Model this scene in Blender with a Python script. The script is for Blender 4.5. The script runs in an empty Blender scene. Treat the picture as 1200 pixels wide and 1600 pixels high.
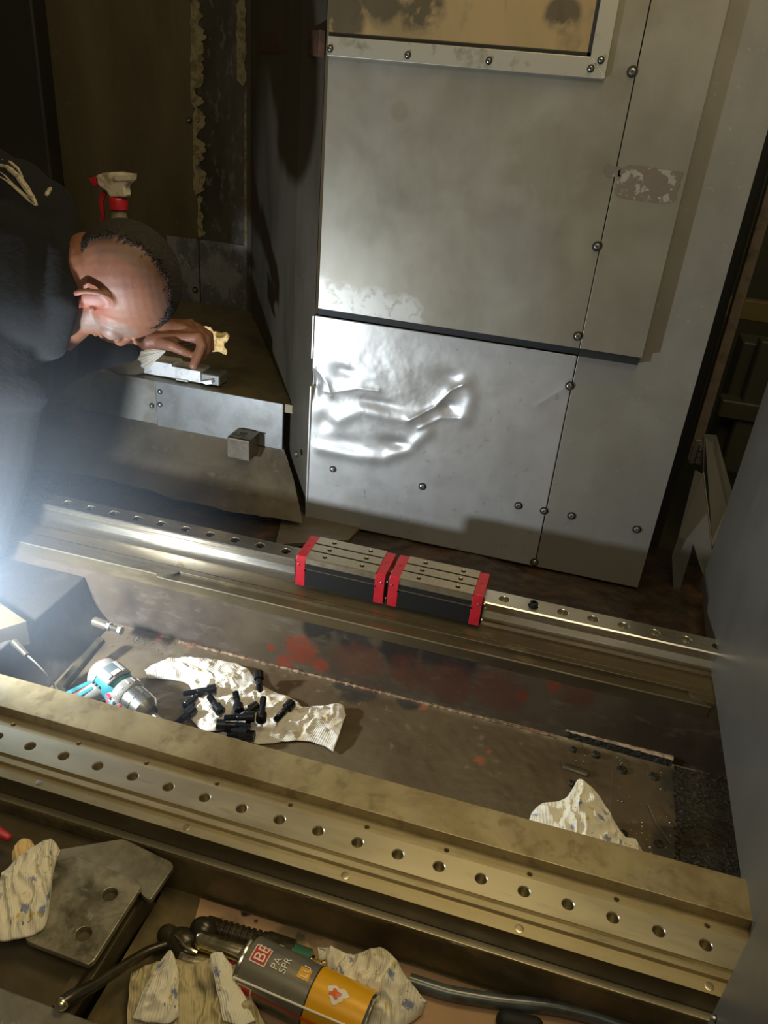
import bpy, math, random
from mathutils import Vector, Matrix, noise
random.seed(7)
SC = bpy.context.scene
COL = SC.collection
# ------------------------------------------------------------------ camera
F = 1218.2
def _cam_axes(ax, ay, az):
    cy, sy = math.cos(az), math.sin(az); cp, sp = math.cos(ax), math.sin(ax)
    fw = Vector((-sy*cp, cy*cp, -sp)); r = Vector((cy, sy, 0)); d = fw.cross(r)
    c, s = math.cos(ay), math.sin(ay)
    return c*r+s*d, -s*r+c*d, fw
CR, CD, CF = _cam_axes(.4957, -.0927, .227)
CP = Vector((.6166, -.6476, .8319))
cd = bpy.data.cameras.new('camera'); cam = bpy.data.objects.new('camera', cd); COL.objects.link(cam)
cam.matrix_world = Matrix(((CR.x, -CD.x, -CF.x, CP.x), (CR.y, -CD.y, -CF.y, CP.y), (CR.z, -CD.z, -CF.z, CP.z), (0, 0, 0, 1)))
cd.sensor_width = 36; cd.lens = 36*F/1600; cd.clip_start = .02
SC.camera = cam
HAZE = .34
# ------------------------------------------------------------------ world, lights, exposure
w = bpy.data.worlds.new('world'); SC.world = w; w.use_nodes = True
w.node_tree.nodes['Background'].inputs[0].default_value = (.9, .72, .42, 1)
w.node_tree.nodes['Background'].inputs[1].default_value = .07
SC.view_settings.view_transform = 'Standard'; SC.view_settings.look = 'None'
SC.view_settings.exposure = 0; SC.view_settings.gamma = 1; SC.view_settings.use_curve_mapping = False
def aim(o, target):
    o.rotation_euler = (Vector(target)-Vector(o.location)).to_track_quat('-Z', 'Y').to_euler()
def area(name, loc, target, size, power, color):
    l = bpy.data.lights.new(name, 'AREA'); l.shape = 'RECTANGLE'; l.size, l.size_y = size; l.energy = power; l.color = color
    o = bpy.data.objects.new(name, l); COL.objects.link(o); o.location = loc; aim(o, target); return o
def spot(name, loc, target, power, color, ang, blend, rad):
    l = bpy.data.lights.new(name, 'SPOT'); l.energy = power; l.color = color; l.spot_size = math.radians(ang); l.spot_blend = blend
    l.shadow_soft_size = rad
    o = bpy.data.objects.new(name, l); COL.objects.link(o); o.location = loc; aim(o, target); return o
area('ceiling_lamp', (.78, .38, 1.95), (.62, .12, 0), (.9, .5), 12, (1, .80, .42))
area('hall_lamp', (.8, -1.05, 2.3), (.6, .4, .1), (1.3, .8), 14, (1, .86, .62))
spot('work_lamp', (-.27, .12, .118), (.30, .84, .16), 34, (.82, .91, 1), 165, .7, .018)

# ------------------------------------------------------------------ helpers
def at(u, v, axis, val):
    """point of the place seen at a photo pixel, on the plane axis = val"""
    d = CR*((u-600)/F)+CD*((v-800)/F)+CF
    return CP+d*((val-CP[axis])/d[axis])
def dp(u, v, depth):
    return CP+(CR*((u-600)/F)+CD*((v-800)/F)+CF)*depth

def mat(name, base, rough=.5, metal=0., layers=(), bump=None, spots=(), space='pos', rvar=None, emit=None, alpha=None, sheen=0, coat=0, trans=0):
    """layers: (scale, colour, lo, hi, stretch, amount) noise masks; spots: (colour, [(x,y,z,r)], noise amount)"""
    m = bpy.data.materials.new(name); m.use_nodes = True; nt = m.node_tree; N = nt.nodes; L = nt.links
    b = N['Principled BSDF']; b.inputs['Roughness'].default_value = rough; b.inputs['Metallic'].default_value = metal
    if coat: b.inputs['Coat Weight'].default_value = coat; b.inputs['Coat Roughness'].default_value = .15
    if trans: b.inputs['Transmission Weight'].default_value = trans
    if sheen: b.inputs['Sheen Weight'].default_value = sheen
    if space == 'pos': src = N.new('ShaderNodeNewGeometry').outputs['Position']
    elif space == 'uv': src = N.new('ShaderNodeTexCoord').outputs['UV']
    else: src = N.new('ShaderNodeTexCoord').outputs['Object']
    def mapped(st):
        if not st: return src
        mp = N.new('ShaderNodeMapping'); mp.inputs['Scale'].default_value = st; L.new(src, mp.inputs[0]); return mp.outputs[0]
    def nz(scale, st, det=6, dist=.3):
        n = N.new('ShaderNodeTexNoise'); n.inputs['Scale'].default_value = scale; n.inputs['Detail'].default_value = det
        n.inputs['Roughness'].default_value = .62; n.inputs['Distortion'].default_value = dist
        L.new(mapped(st), n.inputs['Vector']); return n.outputs['Fac']
    def ramp(fac, lo, hi):
        r = N.new('ShaderNodeMapRange'); r.inputs[1].default_value = lo; r.inputs[2].default_value = hi; r.clamp = True
        L.new(fac, r.inputs[0]); return r.outputs[0]
    def mul(a, k):
        x = N.new('ShaderNodeMath'); x.operation = 'MULTIPLY'; L.new(a, x.inputs[0])
        if hasattr(k, 'default_value'): L.new(k, x.inputs[1])
        else: x.inputs[1].default_value = k
        return x.outputs[0]
    def mix(fac, a, col):
        x = N.new('ShaderNodeMix'); x.data_type = 'RGBA'; L.new(fac, x.inputs[0]); L.new(a, x.inputs[6])
        x.inputs[7].default_value = (*col, 1); return x.outputs[2]
    rgb = N.new('ShaderNodeRGB'); rgb.outputs[0].default_value = (*base, 1); c = rgb.outputs[0]
    for ly in layers:
        sc, col, lo, hi = ly[:4]; st = ly[4] if len(ly) > 4 else None; am = ly[5] if len(ly) > 5 else 1
        c = mix(mul(ramp(nz(sc, st), lo, hi), am), c, col)
    for col, pts, nscale, am in spots:
        tot = None
        for (x, y, z, r) in pts:
            vm = N.new('ShaderNodeVectorMath'); vm.operation = 'DISTANCE'; L.new(src, vm.inputs[0]); vm.inputs[1].default_value = (x, y, z)
            k = ramp(vm.outputs['Value'], r, r*.15)
            if tot is None: tot = k
            else:
                mx = N.new('ShaderNodeMath'); mx.operation = 'MAXIMUM'; L.new(tot, mx.inputs[0]); L.new(k, mx.inputs[1]); tot = mx.outputs[0]
        n = ramp(nz(nscale, None, 8), .36, .56)
        c = mix(mul(ramp(mul(tot, n), .05, .35), am), c, col)
    L.new(c, b.inputs['Base Color'])
    if rvar:
        sc, lo, hi = rvar[:3]; st = rvar[3] if len(rvar) > 3 else None
        r = N.new('ShaderNodeMapRange'); r.inputs[1].default_value = .3; r.inputs[2].default_value = .7; r.inputs[3].default_value = lo; r.inputs[4].default_value = hi
        L.new(nz(sc, st), r.inputs[0]); L.new(r.outputs[0], b.inputs['Roughness'])
    if bump:
        sc, strength, dist = bump[:3]; st = bump[3] if len(bump) > 3 else None
        bp = N.new('ShaderNodeBump'); bp.inputs['Strength'].default_value = strength; bp.inputs['Distance'].default_value = dist
        L.new(nz(sc, st, 8), bp.inputs['Height']); L.new(bp.outputs[0], b.inputs['Normal'])
    if emit: b.inputs['Emission Color'].default_value = (*emit[0], 1); b.inputs['Emission Strength'].default_value = emit[1]
    return m

def tag(o, label=None, cat=None, group=None, kind=None):
    if label: o['label'] = label
    if cat: o['category'] = cat
    if group: o['group'] = group
    if kind: o['kind'] = kind
    return o
def empty(name, loc, label=None, cat=None, group=None, kind=None):
    o = bpy.data.objects.new(name, None); COL.objects.link(o); o.location = loc; o.empty_display_size = .02
    return tag(o, label, cat, group, kind)

class MB:
    def __init__(s): s.v = []; s.f = []; s.uv = None
    def add(s, vs, fs):
        k = len(s.v); s.v += [tuple(p) for p in vs]; s.f += [tuple(i+k for i in f) for f in fs]; return s
    def box(s, a, b):
        x0, y0, z0 = a; x1, y1, z1 = b
        return s.add([(x0,y0,z0),(x1,y0,z0),(x1,y1,z0),(x0,y1,z0),(x0,y0,z1),(x1,y0,z1),(x1,y1,z1),(x0,y1,z1)],
                     [(0,3,2,1),(4,5,6,7),(0,1,5,4),(1,2,6,5),(2,3,7,6),(3,0,4,7)])
    def obox(s, c, ex, ey, ez):
        c = Vector(c); P = [c+sx*ex+sy*ey+sz*ez for sz in (-1, 1) for sx, sy in ((-1,-1),(1,-1),(1,1),(-1,1))]
        return s.add(P, [(0,3,2,1),(4,5,6,7),(0,1,5,4),(1,2,6,5),(2,3,7,6),(3,0,4,7)])
    def prism(s, poly, ext):
        n = len(poly); ext = Vector(ext); P = [Vector(p) for p in poly]; Q = [p+ext for p in P]
        return s.add(P+Q, [tuple(range(n))[::-1], tuple(range(n, 2*n))]+[(i, (i+1) % n, n+(i+1) % n, n+i) for i in range(n)])
    def loft(s, p0, d, prof, n=24, cap=True, hexa=False):
        """revolve prof [(t, r)] about the axis through p0 along d"""
        p0 = Vector(p0); d = Vector(d).normalized(); a = d.orthogonal().normalized(); b = d.cross(a)
        vs = []; fs = []
        for (t, r) in prof:
            for i in range(n):
                th = 2*math.pi*i/n; vs.append(p0+d*t+(a*math.cos(th)+b*math.sin(th))*r)
        for k in range(len(prof)-1):
            for i in range(n):
                j = (i+1) % n; fs.append((k*n+i, k*n+j, (k+1)*n+j, (k+1)*n+i))
        if cap: fs += [tuple(range(n))[::-1], tuple(range((len(prof)-1)*n, len(prof)*n))]
        return s.add(vs, fs)
    def cyl(s, p, q, r, r2=None, n=20):
        p = Vector(p); q = Vector(q); return s.loft(p, q-p, [(0, r), ((q-p).length, r if r2 is None else r2)], n)
    def tube(s, pts, r, n=10):
        pts = [Vector(p) for p in pts]; R = r if isinstance(r, (list, tuple)) else [r]*len(pts); vs = []; fs = []; up = None
        for i, p in enumerate(pts):
            t = (pts[min(i+1, len(pts)-1)]-pts[max(i-1, 0)]).normalized()
            if up is None: up = t.orthogonal().normalized()
            up = (up-t*up.dot(t)).normalized(); b = t.cross(up)
            for k in range(n):
                th = 2*math.pi*k/n; vs.append(p+(up*math.cos(th)+b*math.sin(th))*R[i])
        for i in range(len(pts)-1):
            for k in range(n):
                j = (k+1) % n; fs.append((i*n+k, i*n+j, (i+1)*n+j, (i+1)*n+k))
        fs += [tuple(range(n))[::-1], tuple(range((len(pts)-1)*n, len(pts)*n))]
        return s.add(vs, fs)
    def ball(s, c, r, rot=None, nu=20, nv=12):
        c = Vector(c); rr = r if isinstance(r, (tuple, list)) else (r, r, r); vs = []; fs = []
        for j in range(nv+1):
            ph = math.pi*j/nv
            for i in range(nu):
                th = 2*math.pi*i/nu; p = Vector((rr[0]*math.sin(ph)*math.cos(th), rr[1]*math.sin(ph)*math.sin(th), rr[2]*math.cos(ph)))
                vs.append(c+(rot @ p if rot else p))
        for j in range(nv):
            for i in range(nu):
                k = (i+1) % nu; fs.append((j*nu+i, (j+1)*nu+i, (j+1)*nu+k, j*nu+k))
        return s.add(vs, fs)
    def capsule(s, p, q, r1, r2, n=16):
        p = Vector(p); q = Vector(q); d = q-p; L = max(d.length, 1e-6); prof = []
        for k in range(7):
            a = math.pi/2*k/6; prof.append((-r1*math.cos(a), max(r1*math.sin(a), 1e-5)))
        for k in range(7):
            a = math.pi/2*k/6; prof.append((L+r2*math.sin(a), max(r2*math.cos(a), 1e-5)))
        return s.loft(p, d, prof, n)
    def grid(s, fn, nu, nv):
        vs = [fn(i/nu, j/nv) for j in range(nv+1) for i in range(nu+1)]
        return s.add(vs, [(j*(nu+1)+i, j*(nu+1)+i+1, (j+1)*(nu+1)+i+1, (j+1)*(nu+1)+i) for j in range(nv) for i in range(nu)])
    def holeplate(s, x0, x1, y0, y1, z, holes, yc, r, depth, thread=0, n=24, cham=.0008):
        """flat strip in x with round bores in one row"""
        xs = [h for h in sorted(holes) if x0+r < h < x1-r]; cuts = [x0]+[(a+b)/2 for a, b in zip(xs, xs[1:])]+[x1]
        if not xs: return s.add([(x0,y0,z),(x1,y0,z),(x1,y1,z),(x0,y1,z)], [(0,1,2,3)])
        for i, hx in enumerate(xs):
            a, b = cuts[i], cuts[i+1]; half = min((y1-y0)*.5, hx-a, b-hx)
            l, rr_ = max(a, hx-half), min(b, hx+half)
            if l > a+1e-6: s.add([(a,y0,z),(l,y0,z),(l,y1,z),(a,y1,z)], [(0,1,2,3)])
            if rr_ < b-1e-6: s.add([(rr_,y0,z),(b,y0,z),(b,y1,z),(rr_,y1,z)], [(0,1,2,3)])
            outer = []
            m = n//4
            cs = [(l,y0),(rr_,y0),(rr_,y1),(l,y1)]
            for q in range(4):
                p, p2 = cs[q], cs[(q+1) % 4]
                for k in range(m): outer.append((p[0]+(p2[0]-p[0])*k/m, p[1]+(p2[1]-p[1])*k/m, z))
            ang = [math.radians(225)+2*math.pi*k/n for k in range(n)]
            rings = [(r+cham, 0), (r, -cham)]
            if thread:
                k = 0; zz = -cham
                while zz > -depth: zz -= thread; k += 1; rings.append((r*(.93 if k % 2 else 1), zz))
            else: rings.append((r, -depth))
            vs = list(outer)
            for (q, dz) in rings: vs += [(hx+q*math.cos(t), yc+q*math.sin(t), z+dz) for t in ang]
            fs = []
            for k in range(len(rings)):
                for j in range(n):
                    j2 = (j+1) % n; fs.append((k*n+j, k*n+j2, (k+1)*n+j2, (k+1)*n+j))
            fs.append(tuple(range(len(rings)*n, (len(rings)+1)*n)))
            s.add(vs, fs)
        return s
    def extx(s, prof, x0, x1, closed=False, caps=True):
        n = len(prof); vs = [(x0, y, z) for y, z in prof]+[(x1, y, z) for y, z in prof]
        fs = [(i, i+1, n+i+1, n+i) for i in range(n-1)]
        if closed:
            fs.append((n-1, 0, n, 2*n-1))
            if caps: fs += [tuple(range(n)), tuple(range(n, 2*n))[::-1]]
        return s.add(vs, fs)
    def build(s, name, m, parent=None, smooth=False, bevel=0, sharp=35, remesh=0, solid=0, smoothmod=0):
        me = bpy.data.meshes.new(name); me.from_pydata(s.v, [], s.f); me.validate()
        if s.uv:
            u = me.uv_layers.new(name='UVMap')
            for lp in me.loops: u.data[lp.index].uv = s.uv[lp.vertex_index]
        o = bpy.data.objects.new(name, me); COL.objects.link(o); me.materials.append(m)
        import bmesh
        bm = bmesh.new(); bm.from_mesh(me); bmesh.ops.recalc_face_normals(bm, faces=bm.faces); bm.to_mesh(me); bm.free()
        if smooth or bevel:
            me.polygons.foreach_set('use_smooth', [True]*len(me.polygons))
            me.set_sharp_from_angle(angle=math.radians(sharp))
        if remesh:
            r = o.modifiers.new('union', 'REMESH'); r.mode = 'VOXEL'; r.voxel_size = remesh; r.use_smooth_shade = True
            if smoothmod: q = o.modifiers.new('soft', 'SMOOTH'); q.iterations = smoothmod; q.factor = .5
        if solid: q = o.modifiers.new('thickness', 'SOLIDIFY'); q.thickness = solid; q.offset = 0
        if bevel: q = o.modifiers.new('edge', 'BEVEL'); q.width = bevel; q.segments = 2; q.limit_method = 'ANGLE'; q.angle_limit = math.radians(40); q.harden_normals = True
        if parent: 
            o.parent = parent
            off = Vector(parent.location); pp = parent.parent
            while pp: off += Vector(pp.location); pp = pp.parent
            o.location = -off
        return o
def copytree(src, loc=None, label=None):
    c = src.copy(); COL.objects.link(c)
    for ch in list(src.children):
        d = copytree(ch); d.parent = c
    if loc is not None: c.location = loc
    if label: c['label'] = label
    return c
def fbm(x, y, z, o=4):
    return noise.fractal(Vector((x, y, z)), 1.0, 2.0, o)

# ------------------------------------------------------------------ materials
OIL = (.035, .024, .010)
M = {}
M['panel'] = mat('sheet_steel_painted', (.33, .32, .285), .42, .55, [(3, (.27, .25, .19), .45, .75, (1, 1, .35), .7), (26, (.30, .28, .23), .56, .74, (1, 1, .3), .5), (120, (.5, .5, .48), .64, .7, None, .5)], bump=(45, .12, .001), rvar=(9, .34, .52))
M['panel2'] = mat('sheet_steel_dented', (.50, .50, .49), .40, .6, [(5, (.34, .33, .28), .5, .75, (1, 1, .5), .6), (60, (.30, .29, .25), .62, .7, None, .6)], bump=(70, .12, .001), rvar=(14, .34, .48))
M['panel_top'] = mat('sheet_steel_upper', (.34, .325, .28), .40, .55, [(4, (.26, .235, .165), .42, .72, (1, 1, .3), .8), (22, (.28, .26, .2), .55, .75, (1, 1, .25), .5), (180, (.2, .18, .12), .68, .72, None, .7)],
    spots=[((.24, .215, .15), [(.545, .82, .90, .05), (.60, .82, .86, .04), (.50, .82, .74, .09), (.56, .82, .72, .07), (.60, .82, .97, .05), (.24, .82, .80, .02)], 12, .45), ((.52, .52, .50), [(.11, .82, .46, .05), (.16, .82, .455, .05), (.22, .82, .455, .05), (.28, .82, .45, .05)], 60, .6)], bump=(50, .08, .001), rvar=(8, .32, .50))
M['trim'] = mat('window_trim_metal', (.42, .40, .33), .45, .5, [(30, (.2, .18, .12), .56, .7, None, .8)], bump=(60, .1, .001))
M['dark_panel'] = mat('dirty_olive_wall', (.15, .125, .068), .5, .35, [(4, (.09, .072, .035), .4, .65, (1, 1, .3)), (35, (.17, .15, .10), .6, .7, None, .5)], bump=(40, .15, .001))
M['dark_panel2'] = mat('dirty_grey_column', (.12, .115, .095), .42, .45, [(6, (.06, .055, .04), .4, .65, (1, 1, .3)), (40, (.26, .26, .24), .56, .68, (1, 1, .5), .6)], bump=(40, .15, .001))
M['column_black'] = mat('black_column', (.022, .021, .017), .55, .1, [(5, (.04, .035, .02), .5, .7)])
M['flake'] = mat('peeling_cream_paint', (.30, .26, .14), .55, 0, [(60, (.16, .13, .06), .45, .6)], bump=(200, .3, .001))
M['plate'] = mat('oblique_side_plate', (.105, .095, .07), .45, .35, [(5, (.055, .05, .035), .4, .7, (1, 1, .4)), (60, (.22, .2, .16), .66, .7, None, .6)], bump=(50, .12, .001))
M['seal_shade'] = mat('black_rubber_and_shade', (.012, .012, .012), .7)  # black rubber, also colours the shade band below the upper panel
M['rusty'] = mat('rusty_pipe_paint', (.10, .05, .032), .5, 0, [(30, (.05, .03, .02), .45, .6)], bump=(90, .4, .001))
M['cast_grey'] = mat('oily_cast_iron', (.115, .095, .065), .40, .25, [(5, (.055, .043, .026), .4, .62), (40, (.17, .145, .10), .6, .7, None, .5)], bump=(60, .3, .002), rvar=(12, .28, .6))
M['fascia'] = mat('fascia_steel', (.29, .285, .25), .45, .4, [(9, (.17, .15, .11), .45, .65), (70, (.38, .38, .36), .62, .68, None, .5)], bump=(70, .15, .001))
M['fascia2'] = mat('fascia_steel_bluegrey', (.25, .26, .26), .42, .45, [(12, (.17, .17, .15), .45, .7), (70, (.4, .4, .38), .66, .7, None, .7)], bump=(70, .15, .001))
M['bench'] = mat('bench_olive', (.17, .135, .065), .45, .2, [(8, (.10, .08, .04), .45, .65), (50, (.26, .22, .13), .64, .7, None, .5)], bump=(60, .2, .001))
M['way'] = mat('oily_machined_way', (.48, .41, .25), .38, .62, [(3, (.30, .23, .105), .42, .68, (.5, 1, 1), .8), (40, (.26, .2, .10), .55, .7, (.25, 1, 1), .7), (240, (.18, .13, .06), .63, .72, None, .5)], bump=(160, .06, .0006, (.15, 1, 1)), rvar=(20, .26, .5, (.3, 1, 1)))
M['seat'] = mat('ground_rail_seat', (.60, .54, .38), .33, .85, [(5, (.48, .42, .27), .45, .7, (.3, 1, 1), .7), (60, (.38, .32, .2), .6, .7, (.15, 1, 1), .5)], bump=(220, .06, .0005, (.06, 1, 1)), rvar=(25, .26, .42, (.2, 1, 1)))
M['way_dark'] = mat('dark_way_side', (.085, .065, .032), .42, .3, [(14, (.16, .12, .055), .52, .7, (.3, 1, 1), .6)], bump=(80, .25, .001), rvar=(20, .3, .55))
M['ledge_top'] = mat('oily_raised_ledge', (.40, .33, .18), .42, .45, [(6, (.25, .19, .09), .42, .62), (34, (.20, .15, .07), .52, .66, None, .7), (10, (.32, .31, .27), .55, .7, None, .5)], bump=(120, .15, .0008), rvar=(16, .3, .55))
M['rear_way'] = mat('rear_way_brown', (.13, .098, .05), .34, .45, [(7, (.075, .055, .03), .42, .65, (.3, 1, 1)), (30, (.22, .17, .09), .58, .7, (.3, 1, 1), .6)], bump=(120, .12, .0008, (.3, 1, 1)), rvar=(16, .22, .45))
def sp(lst, ax, val, sc): 
    o = []
    for (u, v, r) in lst: p = at(u, v, ax, val); o.append((p.x, p.y, p.z, r*sc))
    return o
M['valley_wall'] = mat('valley_face_paint', (.10, .075, .048), .36, .15, [(4, (.055, .04, .027), .45, .62), (60, (.15, .125, .09), .55, .7, (.4, 1, 1), .5)],
    spots=[((.022, .021, .021), sp([(560, 990, 60), (620, 1010, 60), (700, 1020, 70), (500, 985, 40)], 1, .443, .001), 14, .85),
           ((.24, .045, .022), sp([(470, 1015, 40), (445, 1035, 22), (500, 1040, 22), (425, 1012, 12), (815, 1088, 15), (865, 1075, 16), (860, 1062, 10)], 1, .443, .001), 70, .75), ((.12, .035, .02), sp([(700, 1065, 60), (780, 1080, 60), (905, 1085, 40), (640, 1050, 50), (560, 1030, 60)], 1, .443, .001), 30, .5)],
    bump=(90, .3, .001), rvar=(10, .25, .5))
M['valley_floor'] = mat('valley_floor_oily', (.115, .086, .048), .38, .1, [(7, (.085, .062, .034), .42, .64), (50, (.21, .165, .10), .62, .7, None, .6)],
    spots=[((.30, .10, .045), sp([(750, 1190, 14), (765, 1175, 8), (300, 1008, 12), (250, 998, 10), (660, 1105, 12), (560, 1075, 14)], 2, -.15, .001), 90, .7), ((.03, .03, .03), sp([(560, 1070, 60), (640, 1095, 30), (1100, 1250, 90), (1060, 1330, 60), (1120, 1330, 70)], 2, -.15, .001), 30, .8)],
    bump=(70, .35, .0018), rvar=(14, .2, .55))
M['wet'] = mat('wet_black_swarf_floor', (.020, .017, .009), .25, 0, [(60, (.04, .032, .016), .52, .66), (200, (.06, .05, .025), .6, .68)], bump=(130, 1.0, .006), rvar=(50, .12, .5))
M['channel'] = mat('rusty_channel_floor', (.022, .014, .009), .4, 0, [(10, (.06, .03, .013), .52, .7), (120, (.16, .10, .05), .7, .74, None, .6)], bump=(70, .6, .003), rvar=(20, .2, .6))
M['bead'] = mat('weld_bead_bare', (.30, .21, .13), .4, .3, [(40, (.14, .08, .05), .45, .6), (20, (.35, .10, .05), .58, .68, None, .8)], bump=(150, .8, .002))
M['steel'] = mat('bright_rail_steel', (.66, .62, .52), .24, .95, [(8, (.55, .48, .34), .45, .7, (.3, 1, 1), .7)], bump=(300, .02, .0003, (.05, 1, 1)), rvar=(30, .18, .32, (.1, 1, 1)))
M['steel2'] = mat('carriage_steel', (.50, .43, .30), .28, .9, [(90, (.46, .39, .27), .5, .7)], rvar=(60, .24, .36))
M['black'] = mat('black_steel', (.018, .018, .018), .33, .4, space='obj')
M['blackside'] = mat('black_carriage_side', (.008, .008, .007), .5, .0)
M['red'] = mat('red_plastic', (.46, .018, .028), .32, 0, [(40, (.36, .012, .02), .5, .7)], space='obj')
M['screwhead'] = mat('screw_metal', (.42, .42, .38), .28, .9, space='obj')
M['socket'] = mat('socket_dark', (.01, .01, .01), .6)
M['bolt'] = mat('black_oxide_bolt', (.014, .014, .015), .26, .5, space='obj')
M['sheet'] = mat('door_sheet_steel', (.19, .18, .15), .36, .6, [(6, (.165, .155, .13), .45, .7, (1, 1, .3)), (200, (.12, .11, .09), .7, .73, None, .6)], bump=(160, .08, .0006, (1, .3, 1)), rvar=(8, .30, .42))
M['green_dark'] = mat('dark_green_machine', (.035, .036, .022), .5, .1, [(4, (.05, .045, .022), .5, .7)])
M['beam'] = mat('olive_beam', (.12, .095, .03), .5)
M['post'] = mat('brown_post', (.16, .125, .09), .5, .3, [(30, (.08, .06, .04), .5, .7)], bump=(80, .2, .001))
M['hoodie'] = mat('black_cotton', (.0028, .003, .0038), .95, 0, [(200, (.0045, .0048, .006), .5, .6)], bump=(30, .5, .006), space='obj')
M['print'] = mat('cream_print', (.42, .36, .25), .8, 0, [(90, (.2, .17, .12), .52, .6)], space='obj')
M['card'] = mat('cardboard', (.44, .275, .15), .75, 0, [(6, (.36, .22, .12), .45, .7), (50, (.33, .20, .10), .6, .68, None, .5)],
    spots=[((.03, .022, .015), sp([(385, 1428, 9), (470, 1465, 9), (400, 1442, 5), (415, 1495, 14), (635, 1582, 8)], 2, -.108, .001), 90, 1), ((.12, .10, .05), sp([(470, 1470, 40), (560, 1490, 40), (350, 1460, 30)], 2, -.108, .001), 30, .7)], bump=(60, .2, .001))
M['foam'] = mat('worn_bracket_steel', (.36, .33, .24), .36, .5, [(10, (.15, .135, .09), .42, .62), (50, (.36, .34, .28), .58, .7, None, .5)], bump=(80, .25, .001), rvar=(30, .22, .5))
M['chrome'] = mat('chrome_tool', (.62, .55, .36), .16, 1, [(40, (.2, .16, .08), .55, .7, None, .7)], space='obj', rvar=(40, .1, .35))
M['darktool'] = mat('greasy_dark_tool', (.05, .042, .026), .28, .5, [(30, (.10, .085, .05), .5, .68)], bump=(90, .2, .001), space='obj')
M['greenfit'] = mat('green_translucent_sleeve', (.05, .16, .10), .2, .1, space='obj', coat=.5)
M['brass'] = mat('brass_fitting', (.55, .42, .16), .22, 1, space='obj')
M['can_grey'] = mat('spray_can_grey', (.235, .215, .165), .3, .45, [(40, (.19, .175, .135), .5, .7)], space='obj')
M['can_yellow'] = mat('spray_can_yellow', (.74, .37, .008), .33, .1, [(12, (.62, .30, .01), .5, .7)], space='obj')
M['can_red'] = mat('spray_can_red_print', (.50, .035, .02), .35, space='obj')
M['can_orange'] = mat('spray_can_orange_print', (.70, .12, .01), .35, space='obj')
M['can_white'] = mat('spray_can_white_print', (.75, .70, .58), .4, space='obj')
M['tin'] = mat('tin_rim', (.55, .53, .45), .2, 1, space='obj')
M['straw'] = mat('clear_straw', (.75, .72, .6), .2, 0, space='obj')
M['teal'] = mat('teal_plastic', (.018, .17, .195), .4, 0, [(50, (.04, .20, .22), .5, .65)], space='obj')
M['toolgrey'] = mat('grey_rubber_grip', (.20, .19, .165), .6, 0, [(40, (.14, .13, .11), .5, .65)], space='obj')
M['pale'] = mat('pale_tool_plastic', (.34, .33, .29), .5, space='obj')
M['tooldark'] = mat('dark_rubber_inlay', (.07, .09, .09), .6, space='obj')
M['toolred'] = mat('red_trigger_plastic', (.52, .03, .05), .4, space='obj')
M['chuck'] = mat('chuck_metal', (.42, .42, .38), .26, .95, [(60, (.28, .26, .2), .5, .65)], space='obj')
M['bluehose'] = mat('blue_grey_hose', (.10, .12, .12), .3, 0, [(12, (.05, .05, .04), .45, .6)], coat=.4)
M['sprayer'] = mat('stained_white_plastic', (.62, .56, .42), .45, 0, [(26, (.32, .24, .13), .52, .62)], space='obj')
M['bottle'] = mat('cloudy_bottle_plastic', (.20, .17, .11), .35, 0, space='obj')
M['silver'] = mat('bright_aluminium', (.85, .86, .85), .4, .3, [(50, (.52, .52, .5), .5, .68)], bump=(120, .1, .0006))

def rag_mat(name, base, stain, flowers, dirt=.5, rib=170):
    m = bpy.data.materials.new(name); m.use_nodes = True; nt = m.node_tree; N = nt.nodes; L = nt.links; b = N['Principled BSDF']
    b.inputs['Roughness'].default_value = .85
    uv = N.new('ShaderNodeTexCoord').outputs['UV']
    def mix(f, a, c):
        x = N.new('ShaderNodeMix'); x.data_type = 'RGBA'; L.new(f, x.inputs[0]); L.new(a, x.inputs[6])
        if isinstance(c, tuple): x.inputs[7].default_value = (*c, 1)
        else: L.new(c, x.inputs[7])
        return x.outputs[2]
    def rng(f, lo, hi, a=0, c=1):
        r = N.new('ShaderNodeMapRange'); r.inputs[1].default_value = lo; r.inputs[2].default_value = hi; r.inputs[3].default_value = a; r.inputs[4].default_value = c; L.new(f, r.inputs[0]); return r.outputs[0]
    rgb = N.new('ShaderNodeRGB'); rgb.outputs[0].default_value = (*base, 1); c = rgb.outputs[0]
    n = N.new('ShaderNodeTexNoise'); n.inputs['Scale'].default_value = 22; n.inputs['Detail'].default_value = 5; L.new(uv, n.inputs['Vector'])
    c = mix(rng(n.outputs['Fac'], .5, .72, 0, dirt), c, stain)
    if flowers:
        for sc, col, r in ((40, (.09, .15, .34), .27), (50, (.55, .38, .01), .18), (64, (.04, .04, .06), .12)):
            v = N.new('ShaderNodeTexVoronoi'); v.inputs['Scale'].default_value = sc; L.new(uv, v.inputs['Vector'])
            n2 = N.new('ShaderNodeTexNoise'); n2.inputs['Scale'].default_value = 300; L.new(uv, n2.inputs['Vector'])
            ad = N.new('ShaderNodeMath'); ad.operation = 'ADD'; L.new(v.outputs['Distance'], ad.inputs[0]); L.new(rng(n2.outputs['Fac'], .3, .7, -.10, .10), ad.inputs[1])
            c = mix(rng(ad.outputs[0], r, r*.7, 0, .8), c, col)
    L.new(c, b.inputs['Base Color'])
    wv = N.new('ShaderNodeTexWave'); wv.inputs['Scale'].default_value = rib; wv.inputs['Distortion'].default_value = .4; wv.inputs['Detail'].default_value = 0; L.new(uv, wv.inputs['Vector'])
    bp = N.new('ShaderNodeBump'); bp.inputs['Strength'].default_value = .5; bp.inputs['Distance'].default_value = .0008
    L.new(wv.outputs['Fac'], bp.inputs['Height']); L.new(bp.outputs[0], b.inputs['Normal'])
    return m
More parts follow.
